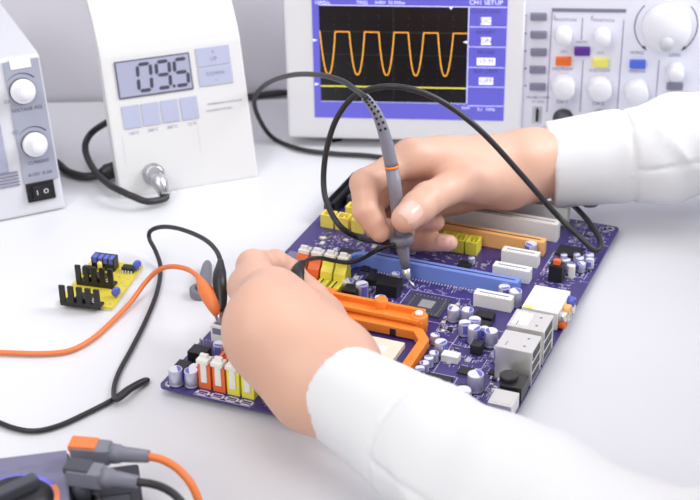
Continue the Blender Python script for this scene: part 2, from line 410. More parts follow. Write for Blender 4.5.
# ------------------------------------------------------------------ oscilloscope
def build_scope():
    yaw = math.radians(-5); z0 = .010
    p0 = at(296, 133, z0); F = frame(p0, yaw, 0); fc = Face(F)
    W, H, D = .358, .158, .088
    t = thing('oscilloscope', 'white oscilloscope showing an orange pulse waveform on its violet framed screen', 'oscilloscope', F)
    MB().box(-.003, W, 0.0, D, 0, H, .006, 3).build('casing', M['case2'], t)
    def rect(a, b_): (x0, z1), (x1, z0_) = fc(*a), fc(*b_); return x0, x1, z0_, z1
    def rc(l, r, tp, bt):                   # left/right at mid heights, top/bottom at mid widths
        xm = fc(l, (tp+bt)/2)[0], fc(r, (tp+bt)/2)[0]
        zm = fc((l+r)/2, bt)[1], fc((l+r)/2, tp)[1]
        return xm[0], xm[1], zm[0], zm[1]
    # display half: white bezel that stands proud
    bz = fc(523, 70)[0]
    MB().box(-.0055, bz, -.006, .012, -.002, H+.002, .004, 3).build('display_bezel', M['case'], t)
    sx0, sx1, sz0, sz1 = rc(314, 505.5, 0, 116); sz1 += .012
    s = MB().box(sx0, sx1, -.0064, -.004, sz0, sz1).build('screen', M['scr_bg'], t)
    fs = Face(F, -.0064)
    gx0, gz1 = fs(318, 6.2); gx1 = fs(467, 60)[0]; gx0 = fs(320, 55)[0]; gz1 = fs(393, 6.5)[1]; gz0 = fs(393, 102)[1]
    MB().box(gx0, gx1, -.0066, -.0062, gz0, gz1).build('trace_area', M['scr_blk'], s)
    y = -.0067
    def flat(mb, x0, x1, a, b_, yy=y): mb.quad([(x0, yy, a), (x1, yy, a), (x1, yy, b_), (x0, yy, b_)])
    g = MB()
    gw, gh = gx1-gx0, gz1-gz0
    for i in range(1, 10):
        for k in range(40): 
            if i == 5 or k % 4 == 0: flat(g, gx0+gw*i/10-.00015, gx0+gw*i/10+.00015, gz0+gh*k/40, gz0+gh*(k+.55)/40)
    for i in range(1, 8):
        for k in range(50):
            if i == 4 or k % 5 == 0: flat(g, gx0+gw*k/50, gx0+gw*(k+.55)/50, gz0+gh*i/8-.00015, gz0+gh*i/8+.00015)
    zt = fs(400, 32.3)[1]
    flat(g, gx0, gx1, zt-.00012, zt+.00012)
    g.build('graticule', M['scr_grid'], s)
    # pulse trace
    zb = fs(391, 75)[1]; tr = MB(); per = (fs(444.5, 76)[0]-fs(328, 73.5)[0])/4; xm0 = fs(328.5, 73.5)[0]
    pts = []
    N = 420
    for i in range(N+1):
        x = gx0+gw*i/N; ph = ((x-xm0)/per+.5) % 1-.5
        a = abs(ph)
        if a > .26: v = 1.0
        else:
            q = a/.26; v = 1-(1-q**2.3)**1.0 if q < .9 else 1-(1-.9**2.3)*(1-(q-.9)/.1)
        pts.append((x, zb+(zt-zb)*v))
    hw = .0004
    for (xa, za), (xb, zb_) in zip(pts, pts[1:]):
        d = Vector((xb-xa, zb_-za)).normalized(); n = Vector((-d.y, d.x))*hw
        tr.quad([(xa-n.x-d.x*.0001, y-.0002, za-n.y), (xb-n.x+d.x*.0001, y-.0002, zb_-n.y), (xb+n.x+d.x*.0001, y-.0002, zb_+n.y), (xa+n.x-d.x*.0001, y-.0002, za+n.y)])
    tr.build('pulse_trace', M['scr_tr'], s)
    zy = fs(395, 87)[1]
    yl = MB(); flat(yl, gx0, gx1, zy-.0005, zy+.0005, y-.0001); yl.build('baseline_trace', M['scr_yl'], s)
    # menu column, status texts
    w = MB(); dk = MB()
    for py in (26.5, 46.5, 67, 86.5, 105.5):
        z = fs(486, py+.4)[1]; flat(w, gx1+.001, sx1-.0002, z-.0002, z+.0002)
    flat(w, gx0, sx1, gz1+.0003, gz1+.0008); flat(w, gx1+.0003, gx1+.0008, gz0, gz1); flat(w, gx0, gx1, gz0-.0004, gz0-.0001)
    for py, txt, ww in ((21, 'DC', .0040), (41, 'ON', .0040), (61.5, '10 M', .0072), (81, 'OFF', .0056)):
        u, v = fs(486, py); flat(w, u-ww, u+ww, v-.0031, v+.0031)
        dk.text(txt, .0058, onface(u, v, .0069))
    for py, txt in ((11.5, 'COUPLING'), (32.3, 'INVERT'), (52.5, 'PROBE'), (71.5, 'BW LIMIT')):
        u, v = fs(486, py); dk.text(txt, .0046, onface(u, v, .0067))
    u, v = fs(486, 2.6); w.text('CH1 SETUP', .0052, onface(u, v, .0067))
    u, v = fs(322, 2.6); w.text('10MS/s', .0042, onface(u, v, .0067))
    u, v = fs(362, 2.6); w.text('TRIG', .0040, onface(u, v, .0067)); u, v = fs(390, 2.6); w.text('0.00V  50.000us', .0036, onface(u, v, .0067))
    u, v = fs(466, 108); w.text('CH1', .0036, onface(u, v, .0067)); u, v = fs(486, 109.3); w.text('0.1  1kHz', .0036, onface(u, v, .0067))
    for px, py in ((315.5, 40), (317.5, 84)):
        u, v = fs(px, py); w.quad([(u-.002, y, v-.0012), (u+.0018, y, v), (u-.002, y, v+.0012)])
    u, v = fs(451, 8); w.quad([(u-.0016, y-.0001, v+.0012), (u, y-.0001, v-.0014), (u+.0016, y-.0001, v+.0012)])
    u, v = fs(465, 42); w.quad([(u+.0016, y-.0001, v+.0012), (u-.0018, y-.0001, v), (u+.0016, y-.0001, v-.0012)])
    w.build('screen_writing', M['scr_wh'], s); dk.build('menu_writing', M['scr_dk'], s)
    # control half
    pr = MB(); lines = MB(); gl = MB()
    def pt(txt, px, py, size, o=pr): u, v = fc(px, py); o.text(txt, size, onface(u, v, .0003))
    def key(px, py, w_, h_, m, name='soft_key', label=None):
        u, v = fc(px, py); return MB().box(u-w_/2, u+w_/2, -.0034, .001, v-h_/2, v+h_/2, .0009).build(name, M[m], t, label)
    for py in (16, 34, 51.5, 69, 86):
        key(538.5 if py < 60 else 537.5, py, .0126, .0056, 'key')
        u, v = fc(524.5, py-.5); pr.box(u, u+.0016, -.0003, 0, v-.0006, v+.0006)
    a, b_ = fc(552, 9.5), fc(626, 11); MB().box(a[0], b_[0], -.0006, .0005, (a[1]+b_[1])/2-.0014, (a[1]+b_[1])/2+.0014).build('grey_bar', M['key'], t)
    def knob(px, py, r, h):
        u, v = fc(px, py)
        k = MB().lathe([(0, 0), (r*1.0, 0), (r*1.0, .0015), (r*.96, .002), (r*.88, h*.92), (r*.78, h), (0, h)], 32, onface(u, v)).build('control_knob', M['knob'], t)
        return u, v, k
    for q in ((563, 34, .0070, .012), (602, 35, .0068, .012), (675, 70, .0066, .012)): knob(*q)
    for q in ((563, 85, .0100, .012), (599.5, 86.5, .0100, .012), (636, 90, .0100, .012)): knob(*q)
    u, v = fc(666, 26)
    k = MB().lathe([(0, 0), (.0188, 0), (.0188, .003), (.0180, .0105), (.0172, .012), (0, .012)], 48, onface(u, v)).build('jog_dial', M['knob'], t)
    dm = MB().lathe([(0, -.001), (.005, -.0003), (.0056, 0), (.0056, .0004), (0, .0004)], 24, onface(u, v-.0105, .012)).build('finger_dimple', M['case3'], k)
    for sgn in (1, -1):                                     # curved arrows around the dial
        seg = [(.0236*math.cos(q), .0236*math.sin(q)) for q in (np.linspace(.75, -.85, 16) if sgn > 0 else np.linspace(PI-.75, PI+.85, 16))]
        m4 = onface(u, v, .0003); s_ = 1.03
        for (xa, ya), (xb, yb) in zip(seg, seg[1:]):
            lines.quad([m4 @ Vector(p) for p in ((xa, ya, 0), (xa*s_, ya*s_, 0), (xb*s_, yb*s_, 0), (xb, yb, 0))])
        xa, ya = seg[-1]; d = Vector((seg[-1][0]-seg[-3][0], seg[-1][1]-seg[-3][1], 0)).normalized(); n = Vector((-d.y, d.x, 0))
        p = Vector((xa, ya, 0)); lines.quad([m4 @ (p-n*.0014-d*.001), m4 @ (p+d*.0035), m4 @ (p+n*.0014-d*.001)])
    key(563.5, 60.5, .0122, .0068, 'keyorange', 'channel_key', 'orange key'); key(582, 50.5, .0122, .0068, 'purple', 'math_key', 'purple key')
    key(600.5, 62, .0122, .0068, 'keyyellow', 'channel_key', 'pale yellow key'); key(637.5, 63.5, .0122, .0068, 'keyblue', 'menu_key', 'blue key')
    key(674.5, 85.5, .0126, .0058, 'key', 'trigger_key', 'grey key')
    for txt, px, py, sz in (('POSITION', 566, 20, .0036), ('POSITION', 604, 20.5, .0036), ('CH 1', 562, 102, .0042), ('CH 2', 598, 103.5, .0042), ('VOLTS/DIV', 562.5, 69, .0034), ('VOLTS/DIV', 599.5, 70.5, .0034),
                        ('CH1', 564, 51.5, .003), ('MATH', 582, 42, .003), ('CH2', 600, 53, .003), ('HORIZ', 637, 52.5, .0036), ('TIME/DIV', 637, 71.5, .0034), ('LEVEL', 675, 55, .0036), ('MENU', 675, 79.5, .003), ('PROBE COMP', 538, 97.5, .003), ('2V 1kHz', 538, 101.5, .003)):
        pt(txt, px, py, sz)
    for px, py in ((554.5, 17.5), (592, 18)):
        u, v = fc(px, py); m4 = onface(u, v, .0003)
        pr.quad([m4 @ Vector(p) for p in ((-.001, .0005, 0), (.001, .0005, 0), (0, .002, 0))]); pr.quad([m4 @ Vector(p) for p in ((0, -.002, 0), (.001, -.0005, 0), (-.001, -.0005, 0))])
    for px, py0, py1 in ((549.5, 12, 112), (582, 18, 40), (581.5, 60, 112), (620.5, 20, 110), (657, 60, 110)):
        x = fc(px, (py0+py1)/2)[0]; a, b_ = fc(px, py0)[1], fc(px, py1)[1]; gl.box(x-.0003, x+.0003, -.0003, 0, b_, a)
    pr.build('panel_print', M['inkl'], t); lines.build('dial_arrows', M['ink'], t); gl.build('panel_lines', M['inkl'], t)
    u, v = fc(537, 113); MB().box(u-.004, u+.004, -.0006, .0005, v-.009, v+.006, .0004).build('test_terminal', M['case3'], t)
    MB().box(u-.001, u+.001, -.004, 0, v-.006, v+.0045, .0004).build('terminal_lug', M['black'], t)
    for px, py in ((563, 118), (600, 119.5)):
        u, v = fc(px, py)
        MB().lathe([(0, 0), (.0082, 0), (.0082, .002), (.0062, .002), (.0062, .013), (.0048, .013), (.0048, .004), (0, .004)], 28, onface(u, v)).build('input_socket', M['dkgrey'], t)
    for x in (.03, W-.03):
        for yy in (.012, D-.012):
            MB().cyl(.007, -z0, .002, 16, mtx=Matrix.Translation((x, yy, 0))).build('foot', M['black'], t)
    return F
SCOPE_F = build_scope()

# ------------------------------------------------------------------ motherboard (millimetres in its own frame, heights from the top of the board)
BYAW = -.401642; BT = 6.5
MBF = Matrix.Translation((-.117593, .769708, 0)) @ Matrix.Rotation(BYAW, 4, 'Z')
board = thing('motherboard', 'purple computer motherboard with coloured slots lying under both hands', 'circuit board', MBF)
MM = Matrix.Scale(.001, 4) ; UP = Matrix.Translation((0, 0, BT*.001)) @ MM
def bp(x, y, z=0): return MBF @ (UP @ Vector((x, y, z)))       # world point of a board position
def part(name, mb, m, parent=None, label=None, up=True):
    mb.bm.transform(UP if up else MM)
    return mb.build(name, [M[k] for k in m] if isinstance(m, (list, tuple)) else M[m], parent or board, label)
def prot(name, mb, m): mb.bm.transform(MM); return mb.mesh(name, [M[k] for k in m] if isinstance(m, (list, tuple)) else M[m])
def put(name, me, x, y, z=0, rot=0, parent=None, label=None): return link(name, me, parent or board, label, (x*.001, y*.001, (z+BT)*.001), rot)
# the laminate with rounded corners
def rrect(x0, x1, y0, y1, r, n=5):
    out = []
    for cx, cy, a in ((x1-r, y1-r, 0), (x0+r, y1-r, PI/2), (x0+r, y0+r, PI), (x1-r, y0+r, 1.5*PI)):
        for k in range(n+1): out.append((cx+r*math.cos(a+PI/2*k/n), cy+r*math.sin(a+PI/2*k/n)))
    return out
part('laminate', MB().prism(rrect(0, 210, 0, 305, 4), -1.6, 0), 'pcb')
pins = MB(); rr = random.Random(3)
for i in range(150):
    x, y = rr.uniform(6, 204), rr.uniform(4, 300); pins.box(x-.5, x+.5, y-.5, y+.5, -BT, -1.55)
for i in range(48): pins.box(4+i*4.2, 4.8+i*4.2, 5, 5.8, -BT+.6, -1.55)
o = part('solder_joints', pins, 'solder'); o['kind'] = 'stuff'
ring = prot('mounting_hole', MB().lathe([(1.7, 0), (3.2, 0), (3.2, .08), (1.7, .08)], 20), 'solder')
hole = prot('hole', MB().cyl(1.6, 0, .06, 16), 'chip')
for x, y in ((5.5, 5), (204, 300), (5.5, 300), (5.5, 128), (120, 5)):
    h = put('mounting_hole', ring, x, y, .01); link('hole', hole, h)

# capacitors
def cap_mesh(r, h):
    b = MB(); b.m(0).lathe([(r*.9, 0), (r, .4), (r, 1.2), (r*.93, 1.6), (r, 2.0), (r, h-.5), (r*.94, h)], 20)
    b.m(1).lathe([(r*.94, h), (r*.86, h-.05), (0, h-.05)], 20, smooth=False)
    b.m(2); n = 8; pts = [(r*.84*math.cos(a), r*.84*math.sin(a)) for a in np.linspace(-1.25, 1.25, n)]
    b.prism([(p[0], p[1]) for p in pts], h-.04, h+.02)
    b.m(2).prism([(r*1.012*math.cos(a), r*1.012*math.sin(a)) for a in np.linspace(-.5, .5, 6)], 2.4, h-.8)
    b.m(3).box(-r, r, -r, r, 0, .35)
    return prot('capacitor', b, ('alu', 'captop', 'capblue', 'chip'))
CAP = {k: cap_mesh(*v) for k, v in dict(L=(4.3, 11), M=(4, 9), S=(3, 6.5), T=(2.4, 5), B=(5, 11.5)).items()}
for x, y, k in ((9.5, 6, 'L'), (19, 8, 'L'), (17.8, 15.5, 'M'), (24, 26, 'M'), (19.5, 44.5, 'M'), (25, 51, 'L'), (33, 58, 'M'),
                (63.5, 147, 'M'), (75, 143.5, 'L'), (92, 134, 'M'), (66, 157, 'S'),
                (163, 177, 'M'), (172.5, 171, 'L'), (155, 250, 'M'), (163, 238, 'L'),
                (153.5, 124, 'M'), (162, 117.5, 'L'), (173, 117.5, 'L'), (158, 130.5, 'M'), (150, 140, 'M'), (166, 126, 'S'), (141, 138, 'M'),
                (184.5, 101, 'L'), (180, 66, 'B'), (178.5, 47, 'B'), (147, 97, 'M'), (146, 87, 'S'), (145, 80.5, 'S'), (144.5, 74, 'S'), (144, 67.5, 'S'), (143.5, 61, 'S'), (139.5, 107, 'S'),
                (195, 226, 'S'), (201, 231, 'S'), (205, 238, 'S'), (198, 238, 'S'), (190, 232, 'S'), (203, 245, 'S'), (186, 241, 'T'), (194, 245, 'T'),
                (36, 192, 'T'), (64, 196, 'S'), (84, 214, 'S'), (128, 214, 'T'), (119, 190, 'T'), (88, 172, 'S')):
    put('capacitor', CAP[k], x, y, 0, rr.uniform(0, 6.28))

# black power chokes, connectors and chips
def blk(name, x0, x1, y0, y1, h, m='black', bev=.6, z0=0): return part(name, MB().box(x0, x1, y0, y1, z0, h, bev), m)
blk('choke', 5, 17, 29, 39, 9); blk('choke', 2.5, 11, 14, 24, 6)
blk('choke', 64, 74, 134, 144, 9); blk('choke', 82, 97, 150, 163, 9); blk('choke', 70, 82, 160, 171, 5)
blk('choke', 154, 166, 141, 150, 5); blk('choke', 160, 168, 128, 136, 6)
blk('choke', 164, 171, 103, 111, 6.5)
for x0, y0, w, d in ((148, 58, 16, 14), (36, 186, 18, 15), (178, 246, 17, 15), (164, 78, 9, 8), (60, 176, 11, 8), (120, 206, 9, 8), (170, 60, 8, 7), (88, 184, 12, 9), (66, 214, 13, 11), (150, 46, 9, 8), (182, 84, 5, 5)):
    c = MB().m(0).box(x0, x0+w, y0, y0+d, .3, 1.8, .15)
    c.m(1); n = int(w/1.3)
    for i in range(n):
        xx = x0+.6+i*1.3; c.box(xx, xx+.6, y0-.9, y0+d+.9, .05, .5)
    part('chip', c, ('chip', 'solder'))
# main chip by the probe tip
c = MB().box(105, 132, 136, 161, .02, 1.2, .1); ch = part('processor_chip', c, 'chipgreen', None, 'dark green chip with a bare silver die')
b = MB().box(114, 123.5, 144, 153.5, 1.2, 2.0, .1); part('die', b, 'die', ch)
b = MB()
for i in range(34):
    a = rr.uniform(0, 6.28); q = rr.uniform(8.2, 11.2); x, y = 118.5+q*(1 if abs(math.cos(a)) > .7 else math.cos(a)/.75)*np.sign(math.cos(a) or 1)*1, 148.5
    s_ = i % 4; tt = (i//4)/8*20-10
    x, y = ((118.5+tt, 148.5+10.6), (118.5+tt, 148.5-10.6), (118.5+10.8, 148.5+tt), (118.5-10.8, 148.5+tt))[s_]
    b.box(x-.5, x+.5, y-.4, y+.4, 1.2, 1.7)
part('chip_resistors', b, 'solder', ch)

# memory sockets: 2 orange, 2 yellow with white end latches
def socket(x, col, name_label):
    rt = part('memory_socket', MB().box(x-3.7, x+3.7, 16, 146, 0, 7.5, .4).box(x-1, x+1, 17, 145, 7.4, 8.6), col, None, name_label)
    for y0, sg in ((7.5, 1), (158, -1)):
        t = MB()
        pr = [(0, 0), (0, 17), (2.2, 18.5), (6, 18.5), (7.5, 15), (10.5, 12), (11.5, 7.6), (11.5, 0)]
        pg = [(y0+sg*a, z) for a, z in pr]
        t.prism(pg, -4.1, 4.1, bev=.35); t.bm.transform(Matrix(((0,0,1,x),(1,0,0,0),(0,1,0,0),(0,0,0,1))))
        part('end_tower', t, col, rt)
        l = MB(); yy = y0-sg*.9
        y_a, y_b = sorted((yy, y0+sg*1.2)); l.box(x-2, x+2, y_a, y_b, 5, 19, .3)
        y_a, y_b = sorted((y0-sg*2.2, y0+sg*4.5)); l.box(x-3.9, x+3.9, y_a, y_b, 18.7, 21.6, .7)
        y_a, y_b = sorted((y0+sg*.5, y0+sg*3)); l.box(x-2.6, x+2.6, y_a, y_b, 21, 24, .6)
        part('latch', l, 'white', rt, 'white end latch')
    return rt
for x, c, lb in ((28.2, 'orangedk', 'orange memory socket'), (37.8, 'orangedk', 'orange memory socket'), (47.4, 'yellow', 'yellow memory socket'), (57, 'yellow', 'yellow memory socket')): socket(x, c, lb)
# dark grooves between the contact rows
g = MB()
for x in (28.2, 37.8, 47.4, 57): g.box(x-.5, x+.5, 18, 144, 8.6, 8.75)
part('socket_contacts', g, 'chip')

# expansion slots
def slot(name, x0, x1, y, w, h, m, label, key=None):
    b = MB().m(0).box(x0, x1, y-w/2, y+w/2, 0, h, .5)
    b.m(1).box(x0+3, x1-3, y-.6, y+.6, h-.02, h+.06)
    b.m(2); n = int((x1-x0-6)/2.2)
    for i in range(n): b.box(x0+3.2+i*2.2, x0+3.9+i*2.2, y-w/2+.9, y-w/2+1.5, h-.02, h+.08)
    return part(name, b, (m, 'chip' if m in ('oslot', 'blue') else 'inkl', 'inkl' if m == 'white' else m), None, label)
slot('expansion_slot', 88, 174, 299.5-3, 8.5, 14, 'white', 'long white expansion slot')
slot('expansion_slot', 88, 174, 269.5, 8.5, 14, 'white', 'long white expansion slot')
slot('expansion_slot', 84, 171, 245.5, 7.5, 11, 'oslot', 'pale orange expansion slot')
for y, x0 in ((227.5, 146), (204.5, 147), (164, 147)):
    slot('short_expansion_slot', x0, x0+26, y, 7.6, 9.5, 'white', 'short white expansion slot')
s = slot('expansion_slot', 66, 171, 184.5, 7.5, 11, 'blue', 'long blue expansion slot')
arc = [(66+q[0], 184.5+q[1]) for q in ((0, -2.6), (0, 2.6), (-4, 3.4), (-9, 2.4), (-13, -1), (-15, -6), (-15.5, -10), (-12.5, -10), (-12, -6.5), (-10, -3.4), (-7, -1.6), (-4, -2.0))]
part('slot_latch', MB().prism(arc, .2, 10, bev=.3), 'blue', s)
sp = MB()
for i in range(46): sp.box(70+i*2.1, 71+i*2.1, 178.2, 180.2, .02, .35)
part('slot_pins', sp, 'silk', s)

# drive headers
def header(x0, x1, y0, y1, h, m, label):
    b = MB(); w = 1.2
    b.box(x0, x1, y0, y0+w, 0, h, .2).box(x0, x1, y1-w, y1, 0, h, .2).box(x0, x0+w, y0+w, y1-w, 0, h, .2).box(x1-w, x1, y0+w, y1-w, 0, h, .2)
    b.box(x0+w, x1-w, y0+w, y1-w, 0, h*.35)
    b.box((x0+x1)/2-.6, (x0+x1)/2+.6, y0+w, y1-w, 0, h*.8)
    return part('drive_header', b, m, None, label)
for x0, y0 in ((8, 228), (19.5, 228), (32, 228), (20, 246), (32, 246), (44, 246)):
    header(x0, x0+10, y0, y0+9, 10, 'yellow2', 'yellow drive header')
for x0 in (100, 109.5, 119): header(x0, x0+8.5, 226, 237, 10, 'yellow', 'yellow drive header')
def ribbon(x0, x1, y0, y1, h, m, label):
    b = MB(); w = 1.4
    b.box(x0, x1, y0, y0+w, 0, h).box(x0, x1, y1-w, y1, 0, h).box(x0, x0+w, y0, y1, 0, h).box(x1-w, x1, y0, y1, 0, h).box(x0+w, x1-w, y0+w, y1-w, 0, 1.5)
    rt = part('ribbon_connector', b, m, None, label)
    p = MB()
    for i in range(int((y1-y0-6)/2.6)):
        for xx in ((x0+x1)/2-1.6, (x0+x1)/2+1): p.box(xx, xx+.6, y0+3+i*2.6, y0+3.6+i*2.6, 1.4, h-3)
    part('contact_pins', p, 'grey', rt)
ribbon(3, 11, 246, 302, 10, 'black', 'black ribbon connector'); ribbon(14, 22, 262, 302, 9, 'dkgrey', 'dark grey ribbon connector')
# grey pad strip, white upright connector, black clip beside the orange lead
part('printed_strip', MB().box(3, 22, 176, 186, .02, .4), 'inkl')
wc = part('white_connector', MB().box(8, 17, 55, 65, 0, 14, .6), 'white'); part('connector_slots', MB().box(9.5, 15.5, 54.9, 55.2, 8, 12.4).box(9.5, 15.5, 57, 63, 13.9, 14.08), 'inkl', wc)
b = MB()
for i in range(5): b.box(3.5+i*2.2, 4.3+i*2.2, 48, 48.8, 0, 7)
part('pin_header', b, 'solder'); 

# orange cooler bracket with cream processor socket
br = MB()
br.box(52, 129, 112, 124, 1, 9, .7).box(52, 127, 110.5, 113, 9, 11.5, .5).box(52, 127, 122, 125, 8.5, 12.5, .5).box(56, 64, 108, 128, 1, 13, .8)
br.prism([(118, 112), (131, 109), (138.5, 99), (139, 62), (132.5, 62), (132.5, 96), (126, 104.5), (60, 104.5), (60, 112)], 1, 7.5, bev=.7)
bk = part('cooler_bracket', br, 'orangeb', None, 'orange plastic cooler bracket')
part('bracket_post', MB().cyl(4.2, 0, 15, 20, .5, x=97, y=123).cyl(5.5, 0, 12.5, 20, .5, x=125, y=117), 'orangeb', bk)
part('push_pin', MB().cyl(2.6, 12.4, 14.5, 16, .4, x=125, y=117), 'white', bk, 'pale push pin')
part('bracket_notch', MB().box(80, 84, 104, 105.2, 1.5, 6).box(110, 114, 104, 105.2, 1.5, 6), 'chip', bk)
cs = part('processor_socket', MB().box(62, 124, 40, 95, 0, 4, .6), 'cream'); part('socket_grid', MB().box(70, 116, 48, 87, 4, 4.2), 'white', cs)

# rear ports along the right hand edge
def port_tower(x0, x1, y0, y1, h, label):
    sh = part('port_tower', MB().box(x0, x1, y0, y1, .3, h, .5), 'tin', None, label)
    b = MB()
    for z0, z1 in ((1.5, h*.30), (h*.36, h*.62), (h*.68, h*.94)):
        b.box(x1-.2, x1+.06, y0+2.2, y1-2.2, z0, z1)
    part('port_opening', b, 'chip', sh)
    e = MB()
    for z in (h*.33, h*.65): e.box(x1-.1, x1+.3, y0+.6, y1-.6, z-.4, z+.4)
    e.box(x1-.1, x1+.4, y0, y0+.9, .5, h-.5).box(x1-.1, x1+.4, y1-.9, y1, .5, h-.5); part('port_rim', e, 'tin', sh)
    tb_ = MB(); tb_.box(x0+5, x0+5.5, y0+3, y0+8, h, h+.1).box(x1-7, x1-5.5, y0+5, y0+6.5, h, h+.12).box(x1-7, x1-5.5, y1-6.5, y1-5, h, h+.12)
    part('spring_tabs', tb_, 'inkl', sh)
    return sh
port_tower(187, 209.6, 81, 101.5, 24, 'silver port tower'); port_tower(186, 209.6, 106.5, 128, 24, 'silver port tower')
part('printed_label', MB().box(188, 198, 110, 125, 24.01, 24.1), 'white', None, 'small white label')
blk('black_shroud', 186, 209, 128.2, 132, 18, 'black', .4)
au = part('audio_block', MB().box(183, 207, 149, 180, .3, 13, .8), 'white', None, 'pale audio jack block')
part('label_strip', MB().box(184, 190, 148.9, 152, 12.9, 13.1), 'keyyellow', au)
jk = Matrix.Rotation(PI/2, 4, 'Y')
for y, z, m in ((174, 9, 'keyblue'), (163.5, 9, 'oslot'), (153.5, 9, 'tin'), (174, 3.6, 'white'), (163.5, 3.6, 'tin'), (153.5, 3.6, 'orangedk')):
    j = MB().lathe([(0, 0), (3.3, 0), (3.3, 4.2), (2.9, 4.8), (1.9, 4.8), (1.9, 1.5), (0, 1.5)], 18, Matrix.Translation((207, y, z)) @ jk)
    part('audio_jack', j, 'capdisc' if m == 'keyblue' else m, au)
ps = part('keyboard_port', MB().box(196, 209.6, 62, 78, .3, 10, .5).cyl(5.6, 6, 12.5, 20, .3, mtx=Matrix.Translation((199, 71, 0))), 'black', None, 'black keyboard port')
part('power_port', MB().box(195, 209.6, 42, 58, .3, 10, .5).box(196.5, 208.5, 43.5, 56.5, 10, 10.5, .2), 'tin', None, 'silver port by the black one')
blk('upright_connector', 183.5, 193, 210, 218, 12, 'black'); oc = part('jumper_cap', MB().box(186, 190.5, 212, 216, 12, 15.5, .5), 'orangedk', None, 'small orange cap')
part('small_connector', MB().box(150, 161, 88.5, 95, 0, 5, .5), 'white'); part('small_connector', MB().box(195, 199, 219, 223, 0, 9, .5), 'white')

# silk screen print and surface mounted pieces
sk = MB(); r2 = random.Random(11)
def outline(x0, x1, y0, y1, w=.35):
    sk.box(x0, x1, y0, y0+w, 0, .05).box(x0, x1, y1-w, y1, 0, .05).box(x0, x0+w, y0, y1, 0, .05).box(x1-w, x1, y0, y1, 0, .05)
for q in ((101, 136.5, 131, 166), (24, 62, -0, 3.5), (148, 166, 56, 75), (150, 178, 110, 136), (176, 206, 222, 252), (59, 80, 131, 165), (137, 150, 56, 112), (176, 186, 60, 100)): outline(*q)
for i in range(4):
    x0 = 24.5+i*9.7; sk.box(x0, x0+8.6, .8, 1.9, 0, .07).box(x0, x0+1.3, .8, 6, 0, .07).box(x0+7.3, x0+8.6, .8, 6, 0, .07).box(x0, x0+8.6, 5.2, 6, 0, .07)
for (x0, x1, y0, y1, n) in ((66, 100, 3, 18, 26), (66, 130, 166, 176, 26), (134, 146, 118, 160, 22), (12, 60, 188, 222, 60), (6, 60, 172, 188, 18), (176, 206, 214, 262, 70), (176, 200, 190, 214, 22), (122, 144, 176, 182, 10),
                            (178, 206, 284, 302, 34), (180, 206, 262, 284, 30), (186, 198, 58, 98, 26), (150, 184, 44, 60, 20), (62, 100, 144, 176, 40), (140, 184, 84, 112, 36), (100, 146, 190, 222, 26), (64, 98, 192, 240, 36), (176, 184, 100, 150, 20), (134, 146, 120, 168, 26), (20, 30, 60, 66, 4), (66, 120, 20, 38, 14)):
    for i in range(int(n*2.3)):
        x, y = r2.uniform(x0, x1), r2.uniform(y0, y1); L = r2.uniform(1, 4.2); w = r2.uniform(.22, .42)
        if r2.random() < .5: sk.box(x, x+L, y, y+w, 0, .05)
        else: sk.box(x, x+w, y, y+L, 0, .05)
        if r2.random() < .3: sk.box(x, x+1.5, y+1, y+1.25, 0, .05)
for i in range(9): sk.box(70+i*2.2, 70.7+i*2.2, 8, 15, 0, .06)
part('silkscreen_print', sk, 'silk')
tr = MB()
for i in range(16): tr.box(64+i*1.6, 64.35+i*1.6, 170, 176+i*.1, 0, .04)
sz = ((1.1, .6, .5), (1.6, .9, .6), (2.2, 1.3, .7), (3.0, 1.6, 1.1))
smd = []
for k, (a, b_, h) in enumerate(sz):
    for col in ('chip', 'cream', 'alu'):
        m = MB(); m.m(0).box(-a*.6, a*.6, -b_, b_, 0.02, h); m.m(1).box(-a, -a*.6, -b_, b_, 0.02, h*1.02).box(a*.6, a, -b_, b_, 0.02, h*1.02)
        smd.append(prot('surface_mount_piece', m, (col, 'solder')))
spots = []
for (x0, x1, y0, y1, n) in ((66, 104, 4, 20, 7), (134, 146, 118, 160, 9), (14, 60, 190, 222, 14), (178, 206, 220, 252, 14), (180, 206, 262, 300, 12), (186, 196, 60, 96, 12), (62, 100, 144, 176, 8), (140, 184, 84, 110, 12), (100, 146, 190, 222, 6), (176, 184, 104, 150, 6)):
    for i in range(n): spots.append((r2.uniform(x0, x1), r2.uniform(y0, y1)))
for x, y in spots[:100]: put('surface_mount_piece', r2.choice(smd), x, y, 0, r2.choice((0, PI/2)))

# ------------------------------------------------------------------ oscilloscope probe with its leads
def local(o, pts): q = o.location; return [Vector(p)-q for p in pts]
T = bp(104, 168, .15)
pb = thing('oscilloscope_probe', 'grey oscilloscope probe with orange ring, its tip set on the motherboard', 'probe', Matrix.Translation(T))
PY = lambda py: .8875+.010*(287-py)/100                       # the probe leans slightly away
def pp(px, py): return aty(px, py, PY(py))
axis = [T, pp(407.2, 278), pp(406, 268), pp(402.5, 247), pp(401.3, 239), pp(399.5, 222), pp(395.5, 192), pp(391.7, 166), pp(387, 145)]
def ptube(name, pts, rr_, m, label=None): return MB().tube(local(pb, pts), rr_, 20).build(name, M[m], pb, label)
def lerp(a, b_, t): return a+(b_-a)*t
ptube('probe_tip', [axis[0], lerp(axis[0], axis[1], .35), axis[1]], [.0005, .0009, .0011], 'steel', 'steel needle tip')
ptube('tip_collar', [axis[1], lerp(axis[1], axis[2], .15), axis[2]], [.0020, .0025, .0027], 'tin', 'metal collar')
ptube('probe_nose', [axis[2], lerp(axis[2], axis[3], .5), axis[3], axis[4]], [.0029, .0037, .0046, .0048], 'probe')
d = (axis[5]-axis[3]).normalized()
ptube('finger_guard', [axis[4]-d*.0035, axis[4]-d*.003, axis[4], axis[4]+d*.0022, axis[4]+d*.0026], [.0066, .0082, .0086, .0082, .0068], 'grey')
